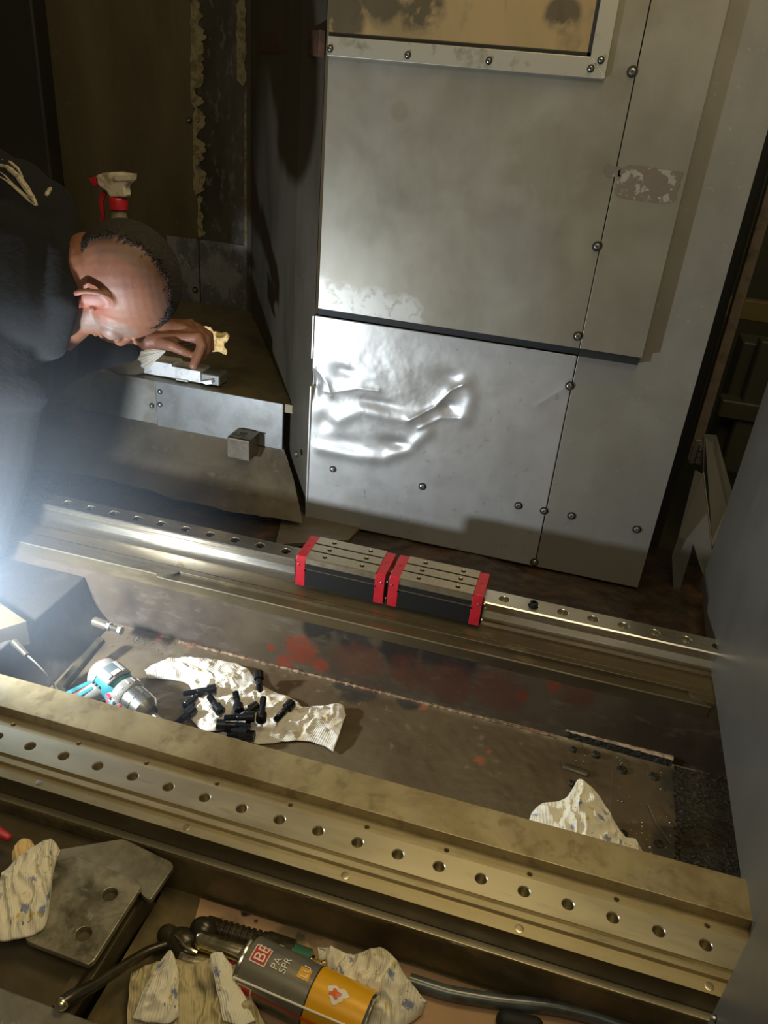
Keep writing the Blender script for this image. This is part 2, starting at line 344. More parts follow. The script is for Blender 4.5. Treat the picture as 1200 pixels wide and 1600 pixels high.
M['rag_white'] = rag_mat('white_ribbed_cloth', (.62, .585, .51), (.48, .38, .20), False, .95, 110)
M['rag_print'] = rag_mat('printed_ribbed_cloth', (.78, .73, .57), (.50, .44, .24), True, .5, 95)
M['rag_dirty'] = rag_mat('soiled_cloth', (.52, .44, .24), (.07, .055, .03), False, 1, 90)
M['rag_yellow'] = rag_mat('yellowed_cloth', (.74, .55, .26), (.35, .24, .08), False, .6, 70)

# ------------------------------------------------------------------ setting: back wall
WY, UY = .84, .818
wall = empty('wall_back', (.45, WY, 0), kind='structure')
def P3(u, v, y): p = at(u, v, 1, y); return p.x, p.z
XL = .092; XS = .6185; XR = .733; XE = .837; ZB = -.05; ZT = 1.25
ZS = .434   # lower edge of the upper panel (front plane)
uz = at(700, 513, 1, UY).z; ux0 = at(497, 482, 1, UY).x; uxs = at(905, 545, 1, UY).x; uxr = at(1003, 560, 1, UY).x
# dented lower panel
def poly_d(px, pz, pts):
    best = 9; bt = 0
    tot = 0
    for (a, b) in zip(pts, pts[1:]):
        ax, az = a; bx, bz = b; dx, dz = bx-ax, bz-az; l2 = dx*dx+dz*dz
        t = max(0, min(1, ((px-ax)*dx+(pz-az)*dz)/l2)); d = math.hypot(px-ax-t*dx, pz-az-t*dz)
        if d < best: best = d
    return best
def pz(l): return [P3(u, v, WY) for u, v in l]
RIDGES = [(pz([(490, 608), (520, 612), (560, 606), (592, 610)]), .010, .0045, 1),
          (pz([(492, 575), (512, 598), (518, 618)]), .010, .0055, 1),
          (pz([(530, 655), (565, 640), (610, 650), (655, 655)]), .016, .0060, 0),
          (pz([(640, 655), (680, 635), (706, 608), (724, 600)]), .010, .0095, 1),
          (pz([(655, 668), (690, 652), (722, 652)]), .010, .0050, 1),
          (pz([(728, 598), (736, 620), (728, 655)]), .014, .0055, 0),
          (pz([(500, 700), (555, 712), (600, 716), (640, 700), (668, 675)]), .013, .0060, 0),
          (pz([(840, 632), (888, 603)]), .012, .0020, 1),
          (pz([(545, 575), (590, 590)]), .016, .0030, 0)]
DENTS = [(P3(540, 580, WY), .030, .014, -.007), (P3(700, 590, WY), .032, .018, -.007), (P3(700, 635, WY), .016, .014, -.010), (P3(590, 630, WY), .05, .012, -.006),
         (P3(618, 693, WY), .028, .012, -.008), (P3(540, 690, WY), .04, .016, -.004), (P3(493, 600, WY), .012, .03, -.016), (P3(505, 660, WY), .02, .02, -.005)]
def dent(x, z):
    h = 0
    for pts, wd, am, sharp in RIDGES:
        d = poly_d(x, z, pts)
        if d < wd*3: h += .55*am*(math.exp(-d/wd*1.4) if sharp else math.exp(-(d/wd)**2))
    for (cx, cz), sx, sz, am in DENTS: h += .7*am*math.exp(-((x-cx)/sx)**2-((z-cz)/sz)**2)
    h += .0012*fbm(x*16, z*16, 1)*math.exp(-((x-.28)/.16)**2-((z-.28)/.12)**2)
    return h
b = MB(); nx, nz_ = 260, 230; z1 = ZS-.0145
def fpan(u, v):
    x = XL+(XS-.001-XL)*u; z = ZB+(z1-ZB)*v; return (x, WY-max(dent(x, z), -.018), z)
b.grid(fpan, nx, nz_); b.build('lower_panel', M['panel2'], wall, smooth=True, sharp=80, solid=.0016)
b = MB().box((XL-.0035, WY-.004, ZB), (XL+.001, WY+.02, .27)); b.box((XL-.0035, WY-.004, .33), (XL+.001, WY+.02, z1)); b.build('edge_flange', M['panel2'], wall, bevel=.0015)
MB().box((XL, WY+.02, ZB), (XE-.01, WY+.03, ZT)).build('backing_frame', M['seal_shade'], wall)
MB().box((XS+.001, WY-.0005, ZB), (XE, WY+.0025, ZT)).build('side_panel', M['panel'], wall, bevel=.0006)
MB().box((XL+.006, WY+.004, ZS-.03), (XS, WY+.019, ZS+.02)).build('shade_band', M['seal_shade'], wall)  # dark strip standing in for the shadow below the upper panel
MB().box((XS+.001, UY+.006, uz-.016), (uxr-.004, WY-.001, uz-.0002)).build('shade_band', M['seal_shade'], wall)  # same painted shadow carried on below the seam panel
wb = at(505, 90, 1, UY)
b = MB().box((ux0, UY, uz), (uxs-.0008, UY+.0025, ZT)); b.box((ux0, UY+.0025, uz), (ux0+.0025, WY, ZT)); b.box((ux0, UY+.0025, uz), (uxs-.0008, UY+.012, uz+.002)); b.build('upper_panel', M['panel_top'], wall, bevel=.0007)
b = MB().box((uxs+.0008, UY, uz), (uxr, UY+.0025, ZT)); b.box((uxr-.0025, UY+.0025, uz), (uxr, WY, ZT)); b.build('seam_panel', M['panel_top'], wall, bevel=.0007)
# scraped adhesive patch across the seam
def blob(name, cen, rx, rz, y, m, parent, seed, n=60, jag=.35, th=.0005, square=1.6):
    pts = []
    for i in range(n):
        t = 2*math.pi*i/n; k = (abs(math.cos(t))**(2/ (2+4*square))+0, 0)[0]
        c_, s_ = math.cos(t), math.sin(t); e = 2+3*square
        q = 1/((abs(c_)**e+abs(s_)**e)**(1/e)); q *= 1+jag*fbm(c_*2+seed, s_*2, seed, 5)
        pts.append((cen[0]+rx*q*c_, y, cen[1]+rz*q*s_))
    return MB().prism(pts, (0, th, 0)).build(name, m, parent)
M['residue'] = mat('brown_tape_residue', (.13, .105, .08), .6, 0, [(45, (.25, .235, .20), .54, .57), (130, (.45, .45, .42), .66, .68)], bump=(120, .6, .001))
pc = P3(1012, 288, UY); blob('adhesive_patch', pc, .050, .0255, UY-.0006, M['residue'], wall, 3, 120, .10)
pc = P3(958, 268, UY); blob('adhesive_patch', pc, .013, .008, UY-.0006, M['residue'], wall, 9, 40, .5)
def button_screw(cen, ydir, parent, r=.0075, name='screw', m='screwhead'):
    c = Vector(cen); d = Vector(ydir)
    o = MB().loft(c, d, [(-.001, r), (.002, r), (.0045, r*.75), (.005, r*.55), (.005, r*.42), (.0025, r*.40)], 16).build(name, M[m], parent, smooth=True)
    w_ = MB().loft(c, d, [(.0, r*1.5), (.0008, r*1.5)], 16).build('washer', M['socket'], parent, smooth=True)
    return o
for (u, v, y) in [(988, 112, UY), (933, 385, UY), (903, 525, UY), (890, 603, WY-.0018), (520, 733, WY-.002), (660, 760, WY-.001), (810, 790, WY-.001), (850, 798, WY-.001), (893, 806, WY-.001), (995, 827, WY-.001), (835, 878, WY-.002)]:
    button_screw(at(u, v, 1, y), (0, -1, 0), wall, .0058 if u != 520 else .005)
# window with trim
win = empty('window_1', (wb.x, UY, wb.z), kind='structure')
ty = UY-.008
zt0 = at(700, 103, 1, ty).z; zt1 = zt0+.029; xr1 = at(951, 90, 1, ty).x; xr0 = xr1-.028
b = MB(); b.prism([(ux0, ty, zt0), (xr1, ty, zt0), (xr0, ty, zt1), (ux0, ty, zt1)], (0, .008, 0)); b.build('window_frame', M['trim'], win, bevel=.001)
b = MB(); b.prism([(xr1, ty, zt0+.0005), (xr1, ty, ZT), (xr0, ty, ZT), (xr0, ty, zt1+.0005)], (0, .008, 0)); b.build('window_frame', M['trim'], win, bevel=.001)
MB().box((ux0, UY-.0035, zt1-.001), (xr0+.001, UY-.0005, zt1+.006)).build('gasket', M['seal_shade'], win)
MB().box((xr0-.006, UY-.0035, zt1), (xr0+.001, UY-.0005, ZT)).build('gasket', M['seal_shade'], win)
M['pane'] = mat('amber_grimy_pane', (.38, .28, .14), .4, .35, [(3, (.24, .18, .09), .42, .66, (1, 1, .4)), (20, (.22, .17, .09), .58, .7, (1, 1, .5), .7)], spots=[((.06, .055, .04), [(.49, UY-.003, .955, .035), (.20, UY-.003, .97, .06), (.26, UY-.003, .95, .05), (.13, UY-.003, .93, .05)], 18, .8)])
MB().box((ux0, UY-.003, zt1+.004), (xr0-.004, UY-.001, ZT)).build('window_pane', M['pane'], win)
for (u, v) in [(516, 76), (637, 86), (764, 95), (923, 107), (939, 94)]:
    button_screw(at(u, v, 1, ty), (0, -1, 0), win, .0038)

# alcove: oblique plate, back wall, bench, fascia
FY, BZ = .92, at(443, 632, 1, .92).z
BY = at(390, 485, 2, BZ).y
fx1 = at(443, 632, 1, FY).x; fx0 = at(85, 570, 1, FY).x-.02; fz0 = at(440, 700, 1, FY).z
bx = lambda u: at(u, 400, 1, BY).x
rear = bx(391)
side = empty('wall_left', (fx1, FY, 0), kind='structure')
MB().prism([(XL-.001, WY+.004, -.05), (fx1+.016, FY+.01, .02), (fx1+.016, FY+.01, 1.3), (XL-.001, WY+.004, 1.3)], (.0, .003, 0)).build('front_side_plate', M['plate'], side)
MB().prism([(fx1+.016, FY+.01, .02), (rear, BY, BZ-.03), (rear, BY, 1.5), (fx1+.016, FY+.01, 1.3)], (.0, .003, 0)).build('oblique_plate', M['plate'], side)
pp = at(465, 708, 1, WY+.03); button_screw((pp.x, pp.y-.006, pp.z), (-.6, -.8, 0), side, .005)
q0 = at(403, 66, 1, 1.45); q1 = at(503, 68, 1, WY-.01)
b = MB(); d = Vector((q1.x-q0.x, q1.y-q0.y, q1.z-q0.z)); b.obox((q0+q1)/2, d/2, Vector((-d.y, d.x, 0)).normalized()*.006, Vector((0, 0, .020))); b.build('channel_bar', M['rusty'], side, bevel=.002)
back = empty('wall_far', (bx(200), BY, 0), kind='structure')
MB().box((bx(-120), BY+.02, 0), (bx(29), BY+.03, 1.9)).build('outer_panel', M['beam'], back)
MB().box((bx(29), BY-.06, 0), (bx(112), BY+.01, 1.9)).build('dark_column', M['column_black'], back, bevel=.01)
MB().box((bx(112), BY, BZ-.05), (bx(310)-.001, BY+.01, 1.9)).build('back_panel', M['dark_panel'], back, bevel=.001)
M['worn'] = M['dark_panel2']
MB().box((bx(311), BY+.001, BZ-.05), (bx(388), BY+.01, 1.9)).build('column_panel', M['dark_panel2'], back, bevel=.001)
MB().box((bx(388), BY-.012, BZ-.05), (rear+.03, BY+.01, 1.9)).build('corner_strip', M['plate'], back, bevel=.001)
# lamp-lit foot of the column panels, brightness put into a paler plate colour
M['bare'] = mat('scuffed_lamplit_plate', (.30, .31, .31), .4, .5, [(22, (.16, .17, .17), .46, .58, (1, 1, .6)), (60, (.4, .4, .4), .6, .68)], bump=(60, .2, .001))
zl = at(350, 380, 1, BY).z
MB().box((bx(262), BY-.004, BZ), (bx(311), BY-.001, zl)).build('lamplit_plate', M['bare'], back, bevel=.001)
MB().box((bx(313), BY-.004, BZ), (bx(386), BY-.001, zl+.002)).build('lamplit_plate', M['bare'], back, bevel=.001)
button_screw(at(305, 453, 1, BY-.005), (0, -1, 0), back, .0065)
button_screw(at(296, 188, 1, BY-.001), (0, -1, 0), back, .006); button_screw(at(310, 188, 1, BY-.001), (0, -1, 0), back, .006)
# peeling paint strips: ragged left and right edges
def flake(ucen, wl, wr, v0, v1, seed):
    L_, R_ = [], []
    n = 60
    for i in range(n+1):
        v = v0+(v1-v0)*i/n; k = fbm(seed, v*.045, 0, 5); k2 = fbm(seed+5, v*.05, 3, 5)
        taper = min(1, i/4, (n-i)/4)
        a = at(ucen-wl*taper, v, 1, BY-.002); b_ = at(ucen+max(.5, wr*(.9+1.1*k))*taper+.3, v, 1, BY-.002)
        L_.append(a+Vector((.004*k2, 0, 0))); R_.append(b_)
    b = MB(); n1 = len(L_)
    b.add([p for p in L_]+[p for p in R_], [(i, i+1, n1+i+1, n1+i) for i in range(n1-1)])
    b.build('peeling_paint', M['flake'], back, solid=.0015)
flake(303, 5, 14, -5, 170, 1); flake(306, 4, 12, 168, 305, 4); flake(311, 2, 6, 305, 372, 8); flake(380, 10, 4, -5, 135, 12); flake(386, 4, 3, 130, 480, 15)
# bench
bench = empty('workbench_casting', (-.3, FY, 0), 'olive cast bench ledge inside the machine alcove, faced by grey plates', 'machine part')
b = MB().prism([(fx0, FY+.004, BZ), (fx1+.02, FY+.004, BZ), (rear+.01, BY, BZ), (bx(0), BY, BZ)], (0, 0, -.02)); b.build('bench_top', M['bench'], bench)
MB().box((fx0+.012, FY-.001, fz0), (at(243, 600, 1, FY).x-.0008, FY+.004, BZ+.001)).build('fascia_plate', M['fascia'], bench, bevel=.001)
MB().box((at(243, 600, 1, FY).x+.0008, FY-.003, fz0-.003), (fx1, FY+.004, BZ+.0015)).build('fascia_plate', M['fascia2'], bench, bevel=.001)
for (u, v) in [(237, 634), (250, 612), (250, 632), (150, 655)]: button_screw(at(u, v, 1, FY-.003), (0, -1, 0), bench, .0045)
# sloping cast foot below the fascia
b = MB()
foot_t = [(u, 0) for u in (20, 120, 240, 350, 442)]
def ffoot(u, v):
    t = 1-v
    x = fx0-.08+(fx1-(fx0-.08))*u
    y = FY+.002-(.145*t**1.25)-.012*math.sin(u*9+1)*t; z = fz0-(fz0+.03)*t**.9
    # right end rounds down towards the panel foot
    x2 = x+(.105*t)*u**3
    n_ = .0035*fbm(x*14, y*14, z*14)
    return (x2, y+n_, z+n_)
b.grid(ffoot, 90, 40); b.build('sloping_foot', M['cast_grey'], bench, smooth=True, sharp=80)
# lugs
def lug(u, v, wpx, hpx, y, nm='lug'):
    p = at(u, v, 1, y); s = (p-CP).dot(CF)/F
    w_, h_ = wpx*s, hpx*s
    b = MB().box((p.x-w_/2, y, p.z-h_/2), (p.x+w_/2, y+.05, p.z+h_*.25))
    b.prism([(p.x-w_/2, y, p.z+h_*.25), (p.x+w_/2, y, p.z+h_*.25), (p.x+w_/2, y+.05, p.z+h_*.25), (p.x-w_/2, y+.05, p.z+h_*.25)], (w_*.08, .002, .004))
    o = b.build(nm, M['cast_grey'], bench, bevel=.004)
    g = MB(); 
    for k in range(9): g.ball((p.x+random.uniform(-.35, .35)*w_, y+.012+random.random()*.02, p.z+h_*.27), (.007, .007, .005), nu=8, nv=6)
    g.build('grease_lump', M['wet'], o)
lug(372, 697, 38, 46, .862); lug(88, 640, 34, 48, .875)
MB().loft(at(88, 600, 1, .89), (0, 0, 1), [(0, .014), (.012, .014), (.018, .008)], 10).build('bolt_head', M['cast_grey'], bench, smooth=True)

# ------------------------------------------------------------------ right side: post, sheets, hinge, machine behind
post = empty('trim_1', (.95, 1.0, 0), kind='structure')
pa, pb = at(1200, 215, 1, 1.0), at(1078, 720, 1, 1.0)
MB().box((pb.x-.006, 1.0, pb.z), (pb.x+.014, 1.03, 1.3)).build('post', M['post'], post, bevel=.002)
b = MB().box((pb.x-.002, .995, pb.z-.004), (pb.x+.024, 1.0, pb.z+.05)); b.build('hinge_leaf', M['sheet'], post, bevel=.001)
b = MB(); [b.cyl((pb.x+.012, .991, pb.z+.002+k*.015), (pb.x+.012, .991, pb.z+.013+k*.015), .005, n=12) for k in range(3)]; b.build('hinge_knuckle', M['screwhead'], post, smooth=True)
MB().box((XE-.03, 1.06, -.1), (pb.x-.004, 1.07, 1.3)).build('gap_backing', M['seal_shade'], post)
MB().box((-1.6, -1.2, -.40), (2.6, 2.4, -.36)).build('floor', M['green_dark']).__setitem__('kind', 'structure')
MB().box((.3, 2.3, -.36), (2.6, 2.35, 1.6)).build('wall_right', M['green_dark']).__setitem__('kind', 'structure')
bm0 = at(1190, 488, 1, 1.8)
tag(MB().box((.95, 1.8, bm0.z-.028), (1.8, 1.84, bm0.z+.028)).build('cross_beam', M['beam'], bevel=.003), 'olive yellow horizontal beam glimpsed through the gap at the right edge', 'beam')
b = MB().box((1.02, 1.5, .0), (1.7, 1.6, .34)); b.box((1.05, 1.45, .0), (1.10, 1.5, .36)); b.box((1.0, 1.44, .15), (1.6, 1.5, .20))
tag(b.build('machine_cabinet', M['green_dark'], bevel=.006), 'dark green machine cabinet in the shade behind the right-hand door', 'cabinet')
# grey angled guard strips by the hinge
M['guard'] = mat('shaded_guard_sheet', (.14, .135, .12), .45, .4)  # darker copy of the sheet steel, shade put into the colour
guard = empty('sheet_guard', (.93, .9, 0), 'grey folded sheet guard strips standing between wall panel and door sheet', 'guard')
gp = lambda u, v, y: at(u, v, 1, y)
MB().prism([gp(1098, 735, .98), gp(1100, 678, .99), gp(1118, 680, .99), gp(1142, 766, .96), gp(1140, 800, .94), gp(1112, 856, .90)], (.002, .002, 0)).build('guard_plate', M['guard'], guard)
MB().prism([gp(1050, 868, .885), gp(1060, 838, .89), gp(1086, 735, .93), gp(1098, 742, .93), gp(1112, 862, .88), gp(1104, 905, .87), gp(1099, 900, .87), gp(1083, 850, .885), gp(1066, 905, .88), gp(1053, 960, .87)], (.002, .002, 0)).build('guard_plate', M['guard'], guard)
# big door sheet in front
SX = .944
door = empty('door_1', (SX, .4, 0), kind='structure')
e1 = at(1110, 868, 0, SX); e2 = at(1200, 600, 0, SX)
yf = e1.y
MB().prism([(SX, yf+.012, at(1098, 905, 0, SX).z-.01), (SX, yf, e1.z+.004), (SX, yf, 1.3), (SX, -.02, 1.3), (SX, .022, -.002), (SX, .43, .004), (SX, .60, .0)], (.0025, 0, 0)).build('door_panel', M['sheet'], door, bevel=.0008)
FX = .885
g0, g1 = at(1164, 1478, 0, FX), at(1105, 1600, 0, FX); g2 = g1+(g1-g0)*.6
MB().prism([g0, g1, g2, (FX, -.62, g2.z), (FX, -.62, 1.3), (FX, g0.y, 1.3)], (.0025, 0, 0)).build('door_flap', M['sheet'], door, bevel=.0008)
button_screw(at(1118, 1592, 0, FX), (-1, 0, 0), door, .003)

# ------------------------------------------------------------------ machine bed
bed = empty('machine_bed', (.3, .3, -.15), 'long cast machine bed with two machined guideways and an oily valley between', 'machine bed')
X0, X1 = -.75, SX+.1
pitch = .0525
holes = [i*pitch for i in range(-14, 20)]
MB().box((X0, .038, -.15), (X1, .096, .015)).build('raised_ledge', M['ledge_top'], bed, bevel=.0015)
b = MB().holeplate(X0, X1, .020, .038, -.0016, [-.0482+.105*k+.0 for k in range(-6, 10)], .0275, .0030, .010, n=16); b.build('hole_strip', M['way'], bed, smooth=True)
b = MB().holeplate(X0, X1, -.022, .020, 0, holes, 0, .0072, .022, thread=.0016)
b.extx([(.020, 0), (.020, -.02)], X0, X1); b.extx([(-.022, 0), (-.022, -.02)], X0, X1)
b.build('rail_seat', M['seat'], bed, smooth=True)
MB().extx([(-.022, -.006), (-.0262, -.006), (-.0268, -.0018), (-.0345, -.0018), (-.0352, -.007), (-.053, -.0072)], X0, X1).build('front_step', M['way'], bed)
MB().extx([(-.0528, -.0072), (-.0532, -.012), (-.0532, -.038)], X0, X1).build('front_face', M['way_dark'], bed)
b = MB()
def fl(u, v):
    x = X0+(X1-X0)*u; pr = [(-.0532, -.0385), (-.060, -.0385), (-.0635, -.0410), (-.0625, -.06), (-.062, -.13)]
    k = min(int(v*4), 3); t = v*4-k; y = pr[k][0]+(pr[k+1][0]-pr[k][0])*t; z = pr[k][1]+(pr[k+1][1]-pr[k][1])*t
    return (x, y-.0012*fbm(x*60, z*60, 2)*(1 if k > 0 else 0), z)
M['trough_wall'] = mat('trough_wall_oily', (.18, .138, .06), .3, .15, [(6, (.075, .057, .026), .42, .62), (5, (.28, .21, .085), .56, .7, (1, 1, 2), .8)], bump=(60, .2, .001), rvar=(12, .15, .5))
b.grid(fl, 500, 8); b.build('trough_wall', M['trough_wall'], bed, smooth=True, sharp=60)
b = MB(); b.box((X0, -.0632, -.0405), (X1, -.0535, -.0380)); b.build('bright_lip', M['seat'], bed, bevel=.0006)
# plugs in the front step
for (u, v) in [(63, 1222), (292, 1291), (540, 1366), (812, 1446), (1108, 1538)]:
    pp = at(u, v, 2, -.0072)
    MB().loft((pp.x, -.0445, -.0076), (0, 0, 1), [(0, .0052), (.0006, .0052), (.0008, .0045), (.0007, 0.001)], 18).build('plug', M['steel2'], bed, smooth=True)
# valley
b = MB()
def fv(u, v):
    x = X0+(X1-X0)*u; y = .090+(.4435-.090)*v; r = .0
    return (x, y, -.15+.0022*fbm(x*7, y*7, 0)+.0006*fbm(x*60, y*60, 0)+(.005*max(0, (v-.95)/.05)**2))
b.grid(fv, 420, 100); b.build('valley_floor', M['valley_floor'], bed, smooth=True, sharp=80)
b = MB()
def fw(u, v):
    x = X0+(X1-X0)*u; z = -.152+(-.0065+.152)*v
    return (x, .443+.0012*fbm(x*9, z*9, 5)*math.sin(v*math.pi), z)
b.grid(fw, 200, 24); b.build('valley_face', M['valley_wall'], bed, smooth=True, sharp=80)
b = MB(); n = 400
pts = []; rr = []
for i in range(n+1):
    x = -.02+.735*i/n; pts.append((x, .4395+.0015*fbm(x*40, 0, 2), -.147)); rr.append(.0028*(1+.7*fbm(x*90, 3, 1)))
b.tube(pts, rr, 8); b.build('weld_bead', M['bead'], bed, smooth=True)
# rear way
cy_, rw = .543, .0225
rx0, rx1 = at(248, 893, 2, 0).x, at(1112, 1096, 2, 0).x
b = MB().box((X0, .4635, -.03), (X1, .4765, .0)); b.build('rear_way_strip', M['rear_way'], bed, bevel=.0012)
b = MB().box((X0, .4785, -.03), (X1, .508, -.0012)); b.build('rear_way_surface', M['rear_way'], bed, bevel=.0008)
MB().box((X0, .4765, -.03), (X1, .4785, -.006)).build('rear_way_groove', M['way_dark'], bed)
b = MB().box((X0, .508, -.03), (X1, .60, -.0052)); b.build('rear_way_groove', M['rear_way'], bed, bevel=.0008)
for (xc, sg, xe) in ((rx0, 1, X0), (rx1, -1, X1)):      # lip with curved run-outs of the milled recess
    b = MB().box((min(xc, xe), .4425, -.03), (max(xc, xe), .4635, 0))
    arc = [(xc, .4425, 0)]+[(xc+sg*.034*math.sin(math.radians(a)), .4635-.021*math.cos(math.radians(a)), 0) for a in range(0, 91, 10)]+[(xc, .4635, 0)]
    b.prism(arc, (0, 0, -.008)); b.build('rear_way_lip', M['rear_way'], bed)
MB().box((rx0, .4420, -.03), (rx1, .4636, -.0065)).build('milled_recess', M['rear_way'], bed, bevel=.0007)
MB().box((rx0, .4413, -.0082), (rx1, .4424, -.0062)).build('bright_edge', M['seat'], bed)
MB().box((X0, .4413, -.0022), (rx0, .4424, 0)).build('bright_edge', M['seat'], bed)
# channel behind the rear way
b = MB()
def fc(u, v):
    x = X0+(1.3-X0)*u; y = .60+(1.05-.60)*v
    return (x, y, -.055+.004*fbm(x*9, y*9, 0)+.0018*fbm(x*50, y*50, 1))
b.grid(fc, 300, 90); b.build('channel_floor', M['channel'], bed, smooth=True, sharp=80)
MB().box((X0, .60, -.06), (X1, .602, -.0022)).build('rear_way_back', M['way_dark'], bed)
pl = [at(470, 800, 2, -.045), at(565, 822, 2, -.045), at(545, 843, 2, -.045), at(430, 850, 2, -.045), at(440, 810, 2, -.045)]
MB().prism(pl, (0, 0, -.01)).build('loose_cover_plate', M['cast_grey'], bed, bevel=.001)
# raised bar and machined pads, right part of the valley
ba, bb = at(885, 1133, 2, -.128), at(1052, 1178, 2, -.128)
M['barm'] = mat('raised_bar_worn', (.40, .30, .21), .35, .3, [(30, (.12, .075, .05), .5, .62), (14, (.30, .09, .04), .6, .68, None, .8)], bump=(120, .7, .002))
b = MB()
nb = 60
tp = []; 
for i in range(nb+1):
    t = i/nb; p_ = ba.lerp(bb, t); p_.y += .001*fbm(t*20, 1, 0)
    tp.append(p_)
def fbar(u, v):
    k = u*nb; i = min(int(k), nb-1); p_ = tp[i].lerp(tp[i+1], k-i)
    prof = [(.006, .007), (.002, .004), (-.006, .002), (-.013, .0005), (-.0155, -.002)]
    kk = min(int(v*4), 3); t = v*4-kk; y = prof[kk][0]+(prof[kk+1][0]-prof[kk][0])*t; z = prof[kk][1]+(prof[kk+1][1]-prof[kk][1])*t
    q = .0012*fbm(p_.x*80, v*6, 2); return (p_.x, p_.y+.002+y+q, p_.z+z+q)
b.grid(fbar, 90, 16); b.build('raised_bar_edge', M['barm'], bed, smooth=True, sharp=70)
MB().prism([(ba.x, ba.y-.0115, -.1295), (bb.x, bb.y-.0115, -.1295), (bb.x, .445, -.1295), (ba.x, .445, -.1295)], (0, 0, -.018)).build('raised_bar', M['wet'], bed)
m0 = at(955, 1205, 2, -.147); m1 = at(1052, 1200, 2, -.147); m2 = at(1052, 1345, 2, -.147); m3 = at(880, 1165, 2, -.147)
MB().prism([at(956, 1200, 2, -.1478), at(1050, 1203, 2, -.1478), at(1062, 1350, 2, -.1478), at(950, 1330, 2, -.1478)], (0, 0, -.006)).build('machined_pad', M['valley_floor'], bed, bevel=.0006)
MB().prism([at(1053, 1195, 2, -.146), at(1150, 1210, 2, -.146), at(1170, 1390, 2, -.146), at(1064, 1350, 2, -.146)], (0, 0, -.006)).build('swarf_bed', M['wet'], bed)
b = MB()
for k in range(420):
    u_, v_ = random.uniform(1055, 1155), random.uniform(1205, 1385); p_ = at(u_, v_, 2, -.1455); s_ = random.uniform(.0008, .0028)
    b.ball(p_, (s_*random.uniform(.8, 2), s_, s_*.8), nu=6, nv=4)
o = b.build('metal_swarf', M['wet'], bed, smooth=True); o['kind'] = 'stuff'
b = MB()
for (u_, v_, n_) in [(1000, 1300, 10), (955, 1310, 8), (1030, 1275, 6), (970, 1190, 6), (1025, 1215, 6), (905, 1185, 4), (1010, 1325, 12), (960, 1240, 6), (215, 1000, 30), (160, 945, 25), (260, 1015, 25)]:
    for k in range(n_):
        p_ = at(u_+random.gauss(0, 16), v_+random.gauss(0, 8), 2, -.1475)
        if .1 < p_.y < .435: s_ = random.uniform(.0005, .0016); b.ball(p_, s_, nu=6, nv=4)
o = b.build('loose_chips', M['screwhead'], bed, smooth=True); o['kind'] = 'stuff'
for (u_, v_, r_) in [(896, 1170, .0055), (932, 1178, .0065), (972, 1203, .0085), (1022, 1213, .0085), (893, 1223, .006), (1030, 1318, .007), (975, 1302, .006)]:
    p_ = at(u_, v_, 2, -.1468)
    MB().loft(p_, (0, 0, 1), [(-.003, r_*1.15), (.0006, r_*1.1), (.0022, r_*.8), (.0024, r_*.5), (.0008, r_*.42)], 12).build('bolt_hole', M['wet'], bed, smooth=True)
pS, pE = at(886, 1197, 2, -.148), at(915, 1207, 2, -.148)
b = MB().capsule(pS, pE, .0075, .0075); 
for i, v_ in enumerate(b.v): b.v[i] = (v_[0], v_[1], -.149+(v_[2]+.148)*.35)
b.build('slot_boss', M['cast_grey'], bed, smooth=True)
b = MB().tube([at(1012, 1255, 2, -.143), at(1025, 1285, 2, -.140), at(1048, 1318, 2, -.143)], .0006, 6); tag(b.build('wire_bristle', M['screwhead'], smooth=True), 'thin bright wire bristle lying on the dark pad near the door', 'wire')
# left end web of the valley
M['webm'] = mat('black_oily_web', (.035, .03, .024), .45, .1, [(12, (.06, .055, .045), .5, .7)], bump=(80, .5, .003))
wx = -.20
b = MB()
def fweb(u, v):
    y = .097+(.4425-.097)*u; t = v
    x = wx-.02+(.05*(1-t)**2); z = -.149+.10*t
    return (x+.002*fbm(y*20, z*20, 4), y, z)
b.grid(fweb, 60, 20); b.build('web_face', M['webm'], bed, smooth=True, sharp=80)
MB().box((X0, .097, -.149), (wx-.018, .4425, -.048)).build('web_block', M['webm'], bed, bevel=.004)
p1, p2 = at(45, 965, 2, .03), at(-60, 900, 2, .03)
# ------------------------------------------------------------------ rear rail
rail = empty('linear_rail', (.5, cy_, 0), 'long ground steel linear rail bolted along the rear guideway, holes along its top', 'rail')
rX0 = at(40, 772, 2, .045).x; rX1 = X1
rh = .045
hx = [-.3675+i*pitch for i in range(-2, 40)]
hx = [h for h in hx]
b = MB().holeplate(rX0, rX1, cy_-rw+.002, cy_+rw-.002, rh, hx, cy_, .0092, .014)
prof = [(cy_-rw+.002, rh), (cy_-rw, rh-.002), (cy_-rw, rh-.009), (cy_-rw+.0060, rh-.0150), (cy_-rw+.0060, rh-.021), (cy_-rw-.0010, rh-.031), (cy_-rw-.0010, .001), (cy_-rw+.001, -.005)]
b.extx(prof, rX0, rX1); b.extx([(2*cy_-y, z) for y, z in prof], rX0, rX1)
ring = prof+[(2*cy_-y, z) for y, z in prof][::-1]
b.add([(rX0, y, z) for y, z in ring], [tuple(range(len(ring)))])
b.build('rail_body', M['steel'], rail, smooth=True, sharp=25)
for k, h in enumerate(hx):
    if h < rX0+.01 or .19 < h < .56 or h > SX: continue
    proud = (h < rX0+.085) or abs(h-at(830, 946, 2, .045).x) < .02
    c = Vector((h, cy_, rh-.013+(.012 if proud else 0)))
    o = MB().loft(c, (0, 0, 1), [(0, .0078), (.0075, .0078), (.0085, .007), (.0085, .0042), (.004, .004)], 18)
    if h > .56 and not proud: continue
    o.build('rail_screw', M['black'], rail, smooth=True)
